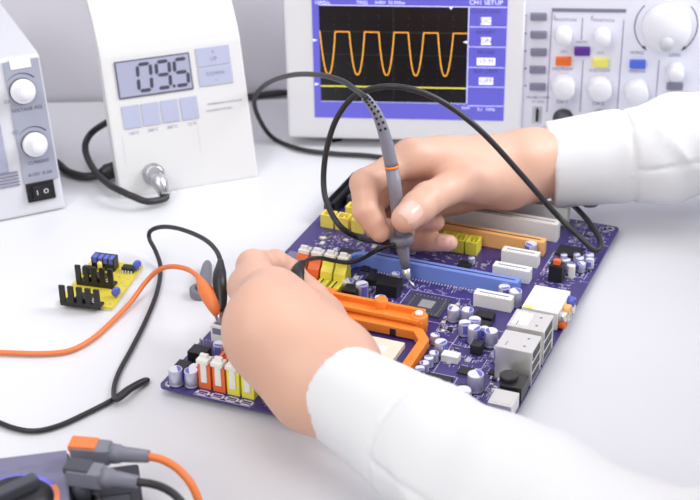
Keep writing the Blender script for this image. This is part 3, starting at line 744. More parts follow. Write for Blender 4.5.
ptube('probe_body', [axis[4], axis[5], axis[6], lerp(axis[6], axis[7], .92)], [.0045, .0045, .0046, .0045], 'probe')
ptube('colour_ring', [lerp(axis[6], axis[7], .92), lerp(axis[6], axis[7], 1.02)], [.0048, .0048], 'orangeb', 'orange ring')
sr = smooth_path([lerp(axis[6], axis[7], 1.02), axis[8], pp(382.5, 128), pp(377, 114), pp(370, 103), pp(364.5, 96.5)], 5)
n = len(sr)
ptube('strain_relief', sr, [.0046-.0019*(i/n) for i in range(n)], 'probe')
# ribbed slots of the strain relief
b = MB()
for i in range(int(n*.42), n-1, 2):
    p = sr[i]; tdir = (sr[i+1]-sr[i-1]).normalized(); toc = (cam_loc-p).normalized(); sd = tdir.cross(toc).normalized(); fr = sd.cross(tdir).normalized()
    r_ = .0046-.0019*(i/n)
    for s_ in (-1, 1):
        q = Matrix.Translation(p-T) @ Matrix((( sd.x, tdir.x, -fr.x if False else fr.x, 0), (sd.y, tdir.y, fr.y, 0), (sd.z, tdir.z, fr.z, 0), (0, 0, 0, 1)))
        for fz in (1, -1):
            b.box(s_*r_*.42-.0008, s_*r_*.42+.0008, -.0008, .0008, fz*r_*.80-.0004, fz*r_*.80+.0008, 0, mtx=q)
b.build('relief_slots', M['black'], pb)
A = [sr[-4], sr[-1], aty(354, 88.5, .925), aty(341, 80.5, .945), aty(320, 75, .975), aty(292, 75, 1.03), aty(268, 83, 1.08), aty(255, 97, 1.115), aty(257.5, 115, 1.13), at(272, 137, .0035), at(300, 149, .0028), at(335, 153.5, .0028), at(372, 156, .0028), at(430, 164, .0028), at(500, 168, .0028), at(546, 160, .0035)]
q = SCOPE_F @ Vector(Face(SCOPE_F)(563, 118)+(0,)).xzy
A += [q+Vector((.0, -.034, -.012)), q+Vector((0, -.02, 0)), q+Vector((0, -.016, 0))]
MB().tube(local(pb, smooth_path(A)), .0019, 12).build('probe_cable', M['blackrub'], pb)
g0 = axis[4]-d*.001+Vector((-.006, -.002, .000))
B = [g0, aty(381, 241.5, .893), at(360, 238, .032), aty(340, 226, .905), aty(327, 203, .92), aty(323.5, 180, .93), aty(326.5, 150, .935), aty(336, 120, .935), aty(352, 98, .93), aty(373, 88.5, .925), aty(397, 86.5, .92), aty(424, 93, .92), aty(452, 108, .92), aty(484, 134, .92), aty(520, 173, .925), aty(555, 213, .94), at(582, 239, .020), at(594, 249.5, .0145), at(600, 248, .0145), at(599, 238, .016), at(588, 221, .018), at(573, 205, .016), at(560, 196, .012)]
MB().tube(local(pb, smooth_path(B)), .0020, 12).build('side_cable', M['blackrub'], pb)
g1 = axis[4]-d*.002+Vector((-.005, -.004, -.001))
G = [g1, aty(392, 245, .885), at(378, 250, .028), at(363, 258, .026), at(350, 262.5, .026), at(333, 260.5, .029), at(320, 258, .036), at(309, 259.5, .044), at(302.5, 263.5, .0492)]
MB().tube(local(pb, smooth_path(G)), .0015, 10).build('ground_lead', M['blackrub'], pb)
MB().tube(local(pb, smooth_path([at(303, 263, .049), at(298.5, 268, .051), at(297.5, 275, .052), at(300, 283, .050), at(304, 288, .046)], 4)),
          [.0020, .0030, .0032, .0034, .0038, .0042, .0044, .0044, .0042, .0040, .0036, .0034, .003, .0028, .0024, .002, .001], 14).build('ground_clip', M['black'], pb)

# ------------------------------------------------------------------ clip leads
def clip_lead(name, label, base, body, radii, wire, wr, m, wm):
    t = thing(name, label, 'clip lead', Matrix.Translation(base), 'clip leads')
    bod = smooth_path(body, 6); k = len(bod)
    rs = list(np.interp(np.linspace(0, 1, k), np.linspace(0, 1, len(radii)), radii))
    MB().tube(local(t, bod), [float(v) for v in rs], 18).build('clip_cover', M[m], t)
    e, f_ = bod[-1], (bod[-1]-bod[-3]).normalized(); up_ = Vector((.3, -.6, .5)).normalized(); sd = f_.cross(up_).normalized()
    for s_ in (-1, 1):
        j = MB().tube(local(t, [e-f_*.006+sd*s_*.0012, e+f_*.003+sd*s_*.0018, e+f_*.0075+sd*s_*.0004]), [.0012, .0011, .0007], 8)
        j.build('clip_jaw', M['steel'], t, 'steel clip jaw')
    MB().tube(local(t, smooth_path(wire)), wr, 10).build('wire', M[wm], t)
    return t
tip = bp(12, 58.5, 21)
oc0 = at(198.5, 277, .040)
clip_lead('clip_lead', 'orange clip lead, its orange clip biting the white connector on the motherboard', tip, [oc0, at(203, 286, .039), at(209, 296, .036), at(214.5, 307, .032), tip], [.0020, .0030, .0048, .0052, .0046, .0038, .0030],
          [at(200, 280, .0395), oc0, at(188, 269.5, .034), at(172, 266.5, .026), at(158, 270.5, .018), at(145, 283, .010), at(130, 303, .004), at(112, 321.5, .0024), at(92, 339, .0024), at(70, 350.5, .0024), at(45, 353.5, .0024), at(15, 353, .0024), at(-20, 351, .0024), at(-60, 345, .0024)], .0017, 'orange', 'orange')
bc0 = at(220.5, 261, .046); btip = at(221.5, 312, .029)
clip_lead('clip_lead', 'black clip lead, its black clip pinched beside the left hand', btip, [bc0, at(220, 270, .045), at(219.5, 281, .043), at(221, 293, .038), btip], [.0020, .0030, .0042, .0046, .0043, .0038, .003],
          [at(220.5, 264, .0455), bc0, at(216.5, 251, .046), at(207, 241, .043), at(193, 233.5, .038), at(176, 228, .032), at(161, 227, .026), at(150.5, 231, .020), at(149.5, 239, .014), at(156, 252, .008), at(160.5, 268, .003), at(157, 292, .0022), at(146, 320, .0022), at(132, 348, .0022), at(119, 372, .0022), at(114, 388, .0025), at(115, 399, .0045), at(121, 397.5, .0062), at(132, 389, .005), at(144, 382.5, .003), at(147.5, 380, .0022), at(142, 381, .0022), at(128, 388.5, .0022), at(112, 400, .0022), at(86, 413.5, .0022), at(58, 426, .0022), at(34, 431, .0022), at(12, 427.5, .0022), at(-15, 417, .0022), at(-60, 405, .0022)], .0016, 'black', 'blackrub')
# grey probe cap lying behind the clips
c0 = at(201, 291, .0035)
t = thing('probe_cap', 'loose grey conical probe cap with round collar lying behind the orange clip', 'probe accessory', Matrix.Translation((c0.x, c0.y, 0)))
MB().lathe([(.0035, .0002), (.0074, .0002), (.0078, .001), (.0078, .0055), (.0072, .0062), (.0035, .0062), (.0035, .0002)], 28).build('collar', M['grey'], t)
e0, e1 = at(203.5, 292, .006), at(207.5, 263, .0045)
MB().tube([p-Vector((c0.x, c0.y, 0)) for p in (e0, lerp(e0, e1, .15), lerp(e0, e1, .55), lerp(e0, e1, .9), e1)], [.0040, .0050, .0044, .0034, .0024], 18).build('cap_sleeve', M['grey'], t)

# ------------------------------------------------------------------ small yellow board
o0 = at(59.5, 304.5, 0); o1 = at(112.5, 311.5, 0); dv = o1-o0; yw = math.atan2(dv.y, dv.x); o2 = at(143.5, 268.5, 0)
BW = dv.length; BD = (o2-o1).dot(Vector((-math.sin(yw), math.cos(yw), 0)))
Y = thing('amplifier_board', 'small yellow circuit board with two black heatsinks and blue capacitors', 'circuit board', Matrix.Translation(o0) @ Matrix.Rotation(yw, 4, 'Z'))
w_, d_ = BW*1000, BD*1000
def yp(name, mb, m, parent=None, label=None): mb.bm.transform(MM); return mb.build(name, [M[k] for k in m] if isinstance(m, (list, tuple)) else M[m], parent or Y, label)
skew = (o2-o1).dot(Vector((math.cos(yw), math.sin(yw), 0)))*1000
yp('laminate', MB().m(0).prism([(0, 0), (w_, 0), (w_+skew, d_), (skew, d_)], 1.2, 2.8), 'yboard')
yp('laminate_edge', MB().prism([(.2, .2), (w_-.2, .2), (w_+skew-.2, d_-.2), (skew+.2, d_-.2)], .1, 1.25), 'cream')
def Yinv(px, py, z): p = Y.matrix_world.inverted() @ at(px, py, z); return p.x*1000, p.y*1000
bpy.context.view_layer.update()
def sink(px0, py0, px1, py1, n_):
    x0, y0 = Yinv(px0, py0, .003); x1, y1 = Yinv(px1, py1, .003); h = MB(); L = x1-x0; pw = L/(n_*1.45)
    h.box(x0, x1, y0, y0+1.6, 2.8, 6.2, .2)
    for i in range(n_):
        xx = x0+i*(L-pw)/(n_-1); h.box(xx, xx+pw, y0-.2, y0+1.6, 5, 18, .25)
    h.box(x0+1, x1-1, y0+1.4, y0+9, 2.8, 4.4, .2)
    r = yp('heatsink', h, 'black')
    k = MB(); xm = (x0+x1)/2; k.m(0).box(xm-5, xm+5, y0+2.5, y0+11, 4.4, 8.5, .4); k.m(1)
    for i in range(3): k.box(xm+5.5, xm+9.5, y0+3.6+i*2.4, y0+4.3+i*2.4, 5.6, 6.1).box(xm+9, xm+9.5, y0+3.6+i*2.4, y0+4.3+i*2.4, 2.8, 6)
    yp('power_transistor', k, ('chip', 'case'))
sink(60.5, 305, 101, 309.5, 5); sink(76.5, 284.5, 112, 291.5, 5)
x, y = Yinv(92, 269, .003)
k = MB().m(0).box(x, x+17, y, y+8, 2.8, 12.5, .4); k.m(1)
for i in range(4): k.box(x+1.2+i*4, x+4.2+i*4, y-.15, y+6, 8.4, 12.7, .3)
yp('terminal_block', k, ('black', 'capdisc'))
x, y = Yinv(121.5, 272.5, .003)
k = MB().m(0).box(x, x+9, y, y+5.5, 3.6, 7, .3); k.m(1)
for i in range(4): k.box(x+.8+i*2.1, x+1.6+i*2.1, y-.8, y+.2, 2.8, 5)
yp('amplifier_chip', k, ('chip', 'case'))
for px, py in ((137.5, 270), (116.5, 297)):
    x, y = Yinv(px, py, .003); k = MB().lathe([(0, -1.4), (2.6, -1.2), (3.4, -.5), (3.4, .5), (2.6, 1.2), (0, 1.4)], 22, Matrix.Translation((x, y, 7.2)) @ Matrix.Rotation(PI/2, 4, 'Y') @ Matrix.Rotation(.6, 4, 'X'))
    k.box(x-.3, x+.3, y-1.6, y-1.1, 2.6, 5).box(x-.3, x+.3, y+1.1, y+1.6, 2.6, 5)
    yp('disc_capacitor', k, 'capdisc')
x, y = Yinv(100.5, 271.5, .003); yp('film_capacitor', MB().cyl(1.7, 2.8, 10.5, 16, .5, x=x, y=y), 'yellow2')
x, y = Yinv(88, 273, .003); yp('trim_resistor', MB().box(x-3, x+3, y-2.5, y+2.5, 2.8, 8, .4), 'chip')
pd = MB()
for px, py in ((128, 279), (125, 286), (119, 277), (131, 274), (110, 304), (122, 283)):
    x, y = Yinv(px, py, .0028); pd.cyl(.7, 2.8, 2.95, 10, x=x, y=y)
yp('solder_pads', pd, 'solder')
pn = MB()
for i in range(10): pn.box(3+i*3, 3.5+i*3, 3, 3.5, 0, .3)
yp('solder_points', pn, 'solder')

# ------------------------------------------------------------------ multimeter in the near corner
MZ = .034
m1 = at(69, 448, MZ); m0 = at(0, 456.5, MZ); dv = m1-m0; myaw = math.atan2(dv.y, dv.x)
MF = Matrix.Translation((m1.x, m1.y, 0)) @ Matrix.Rotation(myaw, 4, 'Z')
mt = thing('multimeter', 'grey multimeter with black dial lying at the near table corner', 'multimeter', MF)
def mp(px, py, z): p = MF.inverted() @ at(px, py, z); return p.x, p.y
MB().box(-.145, .0, -.085, 0, .0015, MZ-.0015, .004, 3).build('casing', M['meterdk'], mt)
MB().box(-.143, -.0012, -.083, -.0012, MZ-.004, MZ, .0012).build('face_plate', M['meter'], mt)
MB().box(-.003, .036, -.083, -.003, .0015, .021, .003, 3).build('socket_end', M['meterdk'], mt)
x, y = mp(16, 501, MZ)
tr_ = Matrix.Translation((x, y, MZ))
MB().lathe([(.0195, -.0002), (.0225, -.0002), (.0225, .0004), (.0195, .0004)], 48, tr_).build('dial_ring', M['ringblue'], mt, 'blue printed ring around the dial')
MB().lathe([(0, 0), (.0190, 0), (.0190, .0007), (.0170, .0010), (.0160, .004), (0, .004)], 40, tr_).build('dial', M['black'], mt, 'black selector dial')
b = MB().box(-.013, .013, -.0035, .0035, .0035, .0105, .0015); b.bm.transform(tr_ @ Matrix.Rotation(.5, 4, 'Z')); b.build('dial_grip', M['dkgrey'], mt)
a = MB()
pts = [(math.cos(q), math.sin(q)) for q in np.linspace(-.25, .45, 10)]
for p, q in zip(pts, pts[1:]): a.quad([tr_ @ Vector((p[0]*.0196, p[1]*.0196, .0006)), tr_ @ Vector((p[0]*.0224, p[1]*.0224, .0006)), tr_ @ Vector((q[0]*.0224, q[1]*.0224, .0006)), tr_ @ Vector((q[0]*.0196, q[1]*.0196, .0006))])
a.build('range_mark', M['ringorange'], mt, 'orange range mark')
sp = MB()
for i, tx in enumerate(('V', 'mV', 'A', 'mA', 'OFF', 'Hz', 'F')):
    an = PI*.98-i*.42; sp.text(tx, .0046, tr_ @ Matrix.Translation((.0285*math.cos(an), .0285*math.sin(an), .0002)))
sp.build('range_print', M['inkl'], mt)
b = MB().box(.004, .030, -.058, -.03, .021, .0215, .001); b.build('socket_plate', M['dkgrey'], mt)
for yy in (-.014, -.034):
    MB().lathe([(.0028, 0), (.006, 0), (.006, .0035), (.0028, .0035)], 20, Matrix.Translation((.009, yy-.0, .021))).build('socket', M['black'], mt)
def plug(name, label, a, b_, c, wire, capm, bodym, wm, z):
    t = thing(name, label, 'test lead', Matrix.Translation(a), 'leads plugged into the multimeter')
    f_ = (b_-a).normalized()
    up_ = Vector((0, 0, 1)); sd = f_.cross(up_).normalized()
    R_ = Matrix(((f_.x, sd.x, 0, 0), (f_.y, sd.y, 0, 0), (f_.z, sd.z, 1, 0), (0, 0, 0, 1)))
    L = (b_-a).length
    bx = MB().box(0, L*.52, -.0055, .0055, -.0055, .0055, .003, 3, mtx=R_); bx.tube([R_ @ Vector(p) for p in ((L*.5, 0, 0), (L*.62, 0, 0), (L*.66, 0, 0), (L, 0, 0))], [.0056, .0052, .0043, .0034], 16)
    bx.build('plug_body', M[bodym], t)
    MB().box(-.0006, L*.34, -.0050, .0050, .0022, .0061, .0010, mtx=R_).build('plug_cap', M[capm], t, ('orange' if capm == 'orange' else 'dark')+' cap on the plug')
    MB().tube([Vector((.0045, 0, -.004)) @ R_.to_3x3().transposed() if False else R_ @ Vector((.006, 0, -.004)), R_ @ Vector((.006, 0, -z))], .0048, 16).build('plug_shroud', M['dkgrey'], t)
    MB().tube(local(t, smooth_path([b_-f_*.004, b_]+wire)), .0022, 10).build('wire', M[wm], t)
    return t
plug('test_lead', 'orange-capped grey plug with an orange wire, plugged into the multimeter', at(72, 450, .041), at(149, 456.5, .040), None,
     [at(163, 460, .038), at(178, 469, .034), at(191, 484, .028), at(199, 502, .02), at(206, 530, .008), at(215, 570, .003)], 'orange', 'grey', 'orange', .018)
plug('test_lead', 'dark grey plug with a black wire, plugged into the multimeter beside the orange-capped one', at(68, 472, .041), at(138, 482, .040), None,
     [at(152, 484, .039), at(166, 489, .036), at(178, 498, .032), at(188, 513, .026), at(196, 545, .01), at(200, 580, .003)], 'dkgrey', 'grey', 'blackrub', .018)

# ------------------------------------------------------------------ the person: one continuous body, coat, trousers and hair as clothing
import openvdb
def smin(a, b, k):
    h = np.maximum(k-np.abs(a-b), 0)/k
    return np.minimum(a, b)-h*h*k*.25
def cap(P, a, b, ra, rb):
    a = np.array(a, 'f4'); b = np.array(b, 'f4'); ab = b-a; L2 = float(ab@ab)+1e-12
    t = np.clip(((P-a)@ab)/L2, 0, 1)
    d = P-a-t[:, None]*ab
    return np.sqrt((d*d).sum(1))-(ra+(rb-ra)*t)
def chain(P, pts, rs, k=.004):
    d = None
    for i in range(len(pts)-1):
        e = cap(P, pts[i], pts[i+1], rs[i], rs[i+1]); d = e if d is None else smin(d, e, k)
    return d
def ell(P, c, r, R=None):
    q = P-np.array(c, 'f4')
    if R is not None: q = q @ np.array(R, 'f4')          # columns of R are the axes
    r = np.array(r, 'f4'); k0 = np.sqrt(((q/r)**2).sum(1)); k1 = np.sqrt(((q/(r*r))**2).sum(1))+1e-9
    return k0*(k0-1)/k1
def surface(name, fn, lo, hi, vox, m, parent=None, label=None, adapt=0.0, margin=.006, mats=None):
    lo = np.array(lo); hi = np.array(hi); B = 16
    nb = np.ceil((hi-lo)/(vox*B)).astype(int)
    ii = np.stack(np.meshgrid(*[np.arange(k) for k in nb], indexing='ij'), -1).reshape(-1, 3)
    ctr = (lo+(ii*B+B/2)*vox).astype('f4'); dc = fn(ctr); half = vox*B*.5*1.7321+margin
    bgv = 4*vox; g = openvdb.FloatGrid(bgv)
    off = np.stack(np.meshgrid(*[np.arange(B)]*3, indexing='ij'), -1).reshape(-1, 3)
    for i0, d in zip(ii, dc):
        o = i0*B
        if d > half: continue
        if d < -half:
            g.fill(tuple(int(v) for v in o), tuple(int(v) for v in o+B-1), -bgv, False); continue
        P = (lo+(o+off)*vox).astype('f4')
        v = np.clip(fn(P), -bgv, bgv).reshape(B, B, B).astype('f4')
        g.copyFromArray(v, ijk=tuple(int(q) for q in o))
    pts, tris, quads = g.convertToPolygons(isovalue=0.0, adaptivity=adapt)
    pts = pts*vox+lo
    me = bpy.data.meshes.new(name)
    nt_, nq = len(tris), len(quads)
    me.vertices.add(len(pts)); me.vertices.foreach_set('co', pts.astype('f4').ravel())
    li = np.concatenate([np.asarray(tris)[:, ::-1].ravel(), np.asarray(quads)[:, ::-1].ravel()]).astype('i4') if nt_ else np.asarray(quads)[:, ::-1].ravel().astype('i4')
    me.loops.add(len(li)); me.loops.foreach_set('vertex_index', li)
    st = np.concatenate([np.arange(nt_)*3, nt_*3+np.arange(nq)*4]).astype('i4')
    me.polygons.add(nt_+nq); me.polygons.foreach_set('loop_start', st)
    me.update(calc_edges=True); me.validate()
    me.polygons.foreach_set('use_smooth', np.ones(len(me.polygons), bool))
    me.materials.append(M[m])
    b = bmesh.new(); b.from_mesh(me); bmesh.ops.recalc_face_normals(b, faces=b.faces[:]); b.to_mesh(me); b.free()
    return link(name, me, parent, label)

V = lambda p: np.array(p, 'f4')
# joints of the right hand (far), which holds the probe
rW = V(aty(533, 165, .985)); rE = V((.388, .998, .074)); rS = V((.480, .78, .32))
R_ = dict(
 iM=V(aty(412, 158, .935)), iP=V(aty(365, 184, .906)), iD=V(aty(366, 211, .894)), iT=V(aty(380, 232, .8885)),
 mM=V(aty(420, 168, .950)), mP=V(aty(368, 204, .935)), mD=V(aty(378, 229, .918)), mT=V(aty(405, 232, .909)),
 rM=V(aty(437, 184, .964)), rP=V(aty(384, 206, .952)), rD=V(aty(402, 226, .931)), rT=V(aty(435, 222, .921)),
 pM=V(aty(456, 196, .968)), pP=V(aty(398, 226, .945)), pD=V(aty(416, 241, .921)), pT=V(aty(449, 243, .908)),
 tC=V(aty(508, 182, .964)), tM=V(aty(463, 181, .930)), tI=V(aty(428, 199, .898)), tT=V(aty(405.5, 218.5, .8775)))
lE = V((.164, .493, .052)); lc0 = V(at(341, 392, .050)); lW = lc0-(lE-lc0)/np.linalg.norm(lE-lc0)*.014; lS = V((.36, .42, .33))
L_ = dict(
 iM=V(at(274, 298, .073)), iP=V(at(253, 266, .066)), iD=V(at(275, 263.5, .056)), iT=V(at(289, 270, .047)),
 mM=V(at(266, 310, .079)), mP=V(at(244, 288, .063)), mD=V(at(256, 309, .043)), mT=V(at(275, 303, .034)),
 rM=V(at(257, 333, .074)), rP=V(at(245, 321, .054)), rD=V(at(252, 337, .038)), rT=V(at(270, 330, .032)),
 pM=V(at(265, 350, .064)), pP=V(at(258, 339, .048)), pD=V(at(258, 357, .035)), pT=V(at(272, 350, .031)),
 tC=V(at(318, 362, .052)), tM=V(at(314, 322, .050)), tI=V(at(312, 300, .040)), tT=V(at(293, 284, .037)))
if False:
    for n_, h_, w__ in (('R', R_, rW), ('L', L_, lW)):
        for f_ in 'imrpt':
            ks = [f_+c for c in ('CMIT' if f_ == 't' else 'MPDT')]
            print(n_, f_, 'from wrist %.0f' % (1000*np.linalg.norm(h_[ks[0]]-w__)), ['%.0f' % (1000*np.linalg.norm(h_[a]-h_[b])) for a, b in zip(ks, ks[1:])], [tuple((h_[k]*1000).round()) for k in ks])
    print(rW, np.linalg.norm(rE-rW), np.linalg.norm(rE-rS), lW, np.linalg.norm(lE-lW), np.linalg.norm(lE-lS))
FR = dict(i=(.0112, .0098, .0084, .0070), m=(.0110, .0094, .0082, .0070), r=(.0106, .0088, .0076, .0066), p=(.0098, .0078, .0068, .0060))
def hand(P, h, W, E, dist):
    """dist: a coarse bound; the hand is only worked out near it"""
    ax = (E-W)/np.linalg.norm(E-W)
    side = (h['iM']-h['pM']); side = side-ax*float(side@ax); side = side/np.linalg.norm(side)
    out = W+ax*.012
    palm = None; sc = 1.0 if h is R_ else .84
    for f, o in (('i', .013), ('m', .005), ('r', -.005), ('p', -.013 if h is R_ else -.010)):
        a = W+side*o-ax*.004
        e = cap(P, a, h[f+'M'], .0145*sc, (FR[f][0]+.0012)*sc); palm = e if palm is None else smin(palm, e, .016)
    palm = smin(palm, cap(P, (W+h['mM'])/2*1.0, (h['rM']+h['mM'])/2, .0155*sc, .011*sc), .012)
    # forearm: two bones side by side
    fa = smin(cap(P, W+side*(.0085 if h is R_ else .007), E+side*.004, .0160*min(1, sc+.08), .019), cap(P, W-side*(.0085 if h is R_ else .007), E-side*.004, .0158*min(1, sc+.08), .019), .014)
    palm = smin(palm, fa, .018 if h is R_ else .011)
    # thumb with its muscle
    pad = chain(P, [W+side*.010+(h['tC']-W)*.5, h['tC'], h['tM']], [.0150, .0165, .0118], .008)
    thumb = chain(P, [h['tC'], h['tM'], lerp(h['tM'], h['tI'], .5), h['tI'], lerp(h['tI'], h['tT'], .45), h['tT']], [.0145, .0126, .0108, .0112, .0110, .0094], .003)
    web = cap(P, lerp(h['tC'], h['tM'], .65), lerp(W, h['iM'], .75), .0075, .0085)
    palm = smin(palm, pad, .014); palm = smin(palm, web, .016)
    d = smin(palm, thumb, .007)
    for f in 'imrp':
        r = FR[f]; p0, p1, p2, p3 = (h[f+c] for c in 'MPDT')
        ch = chain(P, [p0, lerp(p0, p1, .5), p1, lerp(p1, p2, .5), p2, lerp(p2, p3, .5), p3],
                   [r[0], (r[0]+r[1])/2-.0006, r[1]+.0003, (r[1]+r[2])/2-.0005, r[2]+.0002, (r[2]+r[3])/2, r[3]], .0025)
        e = smin(palm, ch, .010); d = smin(d, e, .0016 if h is R_ else .013)
    return d
facing = V((-.96, .28, 0)); sideb = V((.28, .96, 0))
neckb = V((.445, .615, .375)); head = V((.392, .63, .545))
HR = np.stack([V((-.88, .257, -.40)), sideb, np.cross(V((-.88, .257, -.40)), sideb)], 1)
if HR[2, 2] < 0: HR[:, 2] *= -1
hx = lambda a, b_, c: head+HR @ V((a, b_, c))
def body_fn(P):
    d = np.full(len(P), 1.0, 'f4')
    for h, W, E in ((R_, rW, rE), (L_, lW, lE)):
        near = cap(P, W+(W-E)*.9, E, .10, .06) < .05
        if near.any(): d[near] = np.minimum(d[near], hand(P[near], h, W, E, None))
    arms = smin(cap(P, rE, rS, .022, .040), cap(P, lE, lS, .022, .040), .02)
    d = smin(d, arms, .01)
    d = smin(d, smin(cap(P, rS, neckb-V((0, 0, .02)), .045, .05), cap(P, lS, neckb-V((0, 0, .02)), .045, .05), .03), .03)
    d = smin(d, cap(P, neckb, hx(-.02, 0, -.06), .056, .052), .03)
    hd = smin(ell(P, hx(-.012, 0, .025), (.092, .074, .088), HR), ell(P, hx(.028, 0, -.045), (.060, .054, .066), HR), .04)
    hd = smin(hd, cap(P, hx(.083, 0, .006), hx(.104, 0, -.026), .008, .012), .012)
    for s_ in (-1, 1):
        hd = smin(hd, ell(P, hx(-.012, s_*.074, -.012), (.020, .007, .031), HR), .006)
        hd = smin(hd, cap(P, hx(.076, s_*.018, .030), hx(.066, s_*.046, .030), .008, .007), .012)
        hd = np.maximum(hd, -(cap(P, hx(.088, s_*.032, .010), hx(.084, s_*.036, .010), .010, .010)))
    hd = smin(hd, smin(cap(P, hx(.080, -.018, -.060), hx(.080, .018, -.060), .009, .009), cap(P, hx(.078, -.014, -.073), hx(.078, .014, -.073), .009, .009), .003), .008)
    return smin(d, hd, .02)
person = thing('person', 'person in a white coat holding a grey probe and a small black clip', 'person', Matrix.Translation((.50, .58, -.74)))
pinv = Matrix.Translation((-.50, -.58, .74))
def wear(o, par=None):
    o.data.transform(pinv); return o
body = surface('body', body_fn, (-.14, .40, .0), (.62, 1.10, .68), .00125, 'skin', person, None)

# coat
def nz(P, f, s): return np.sin(P[:, 0]*f+s)*np.sin(P[:, 1]*f*1.13+s*2.1)*np.sin(P[:, 2]*f*.91+s*.7+1)
def sleeve(P, W, E, S_, c0, r0, r1, r2, seed, cuff):
    """arm cover from the cuff c0 along W->E->S_"""
    ax = (E-c0)/np.linalg.norm(E-c0); L = float(np.linalg.norm(E-c0))
    t = (P-c0)@ax
    d = smin(cap(P, c0-ax*.01, E, r0, r1), cap(P, E, S_, r1, r2), .03)
    u = np.cross(ax, V((0, 0, 1))); u /= np.linalg.norm(u); v = np.cross(u, ax)
    ang = np.arctan2((P-c0)@v, (P-c0)@u)
    amp = np.clip((t-.03)/.06, 0, 1)
    fold = .0040*np.sin(t*80+1.6*np.sin(ang*1+seed)+seed*3+2.2*nz(P, 18, seed))+.0022*np.sin(t*140+ang*2+seed)+.0014*nz(P, 55, seed)
    rg = 1-np.abs(np.sin(t*38+ang*.9+seed*2+1.5*nz(P, 14, seed+.5))); fold = fold*.7-.0040*rg**4*(.5+.5*np.sin(ang*2+seed*5))
    d = d+amp*fold*(1.0 if seed < 3 else .5)+.0006*nz(P, 40, seed+1)
    d = d+.0022*np.exp(-((t-cuff)/.0016)**2)                      # cuff seam
    d = d+.0018*np.exp(-(((P-c0)@v-.004)/.0014)**2)*(((P-c0)@u > 0) & (t > cuff))*1.0   # long seam
    return d, t
rc0 = V(aty(549, 165, .988))
def coat_fn(P):
    out = np.full(len(P), 1.0, 'f4')
    for W, E, S_, c0, r0, r1, r2, sd, cf in ((rW, rE, rS, rc0, .0305, .047, .072, 1.3, .056), (lW, lE, lS, lc0, .0270, .051, .075, 4.2, .060)):
        d, t = sleeve(P, W, E, S_, c0, r0, r1, r2, sd, cf)
        ax = (E-c0)/np.linalg.norm(E-c0); r2_ = ((P-c0)**2).sum(1)
        d = np.where(r2_ < .11**2, np.maximum(d, -t), d)
        hole = np.maximum(d+.0030, t-.034)                       # open cuff with the cloth's thickness
        d = np.where(r2_ < .11**2, np.maximum(d, -hole), d)
        out = np.minimum(out, d)
    tor = smin(cap(P, rS, lS, .085, .085), ell(P, (.475, .60, .20), (.115, .185, .20), np.stack([facing, sideb, V((0, 0, 1))], 1)), .06)
    tor = smin(tor, ell(P, (.53, .585, -.10), (.120, .175, .24), np.stack([facing, sideb, V((0, 0, 1))], 1)), .08)
    tor = smin(tor, cap(P, neckb-V((0, 0, .03)), neckb+V((0, 0, .015)), .066, .062), .03)
    tor = tor+.002*nz(P, 30, 2.0)
    return np.maximum(smin(out, tor, .02), -.295-P[:, 2])
coat = surface('lab_coat', coat_fn, (-.06, .26, -.36), (.70, 1.12, .46), .0019, 'coat', person, 'white cotton coat', adapt=.02, margin=.012)
def trou_fn(P):
    d = np.full(len(P), 1.0, 'f4')
    for s_ in (-1, 1):
        hp = V((.56, .58, -.20))+sideb*s_*.095; kn = V((.14, .68, -.20))+sideb*s_*.10; an = V((.20, .66, -.66))+sideb*s_*.10
        d = np.minimum(d, smin(cap(P, hp, kn, .085, .060), cap(P, kn, an, .060, .05), .03))
    return d
surface('trousers', trou_fn, (.02, .40, -.72), (.70, .90, -.10), .006, 'meterdk', person, 'dark trousers', adapt=.05, margin=.012)
def shoe_fn(P):
    d = np.full(len(P), 1.0, 'f4')
    for s_ in (-1, 1):
        an = V((.20, .66, -.70))+sideb*s_*.10; d = np.minimum(d, np.maximum(smin(cap(P, an, an+facing*.17, .045, .036), cap(P, an, an+V((0, 0, .05)), .045, .04), .03), -.7395-P[:, 2]))
    return d
surface('shoes', shoe_fn, (-.05, .45, -.76), (.30, .90, -.58), .004, 'black', person, 'black shoes', margin=.012)
def hair_fn(P):
    a = ell(P, hx(-.018, 0, .032), (.100, .083, .094), HR); q = (P-head) @ HR.astype('f4')
    cut = (q[:, 0]*.8-q[:, 2]*.9)+.0
    return np.maximum(np.maximum(a, -ell(P, hx(-.012, 0, .02), (.088, .070, .08), HR)), cut-.012)+.0012*nz(P, 160, 1)
surface('hair', hair_fn, tuple(head-.16), tuple(head+.16), .003, 'hair', person, 'short brown hair', margin=.01)
for o in person.children: o.data.transform(pinv)
for s_ in (-1, 1):
    e = Vector(hx(.078, s_*.033, .010))
    k = MB().m(0).lathe([(0, -.010), (.007, -.007), (.010, 0), (.007, .007), (0, .010)], 20); k.bm.transform(pinv @ Matrix.Translation(e)); k.build('eye', M['case'], person)
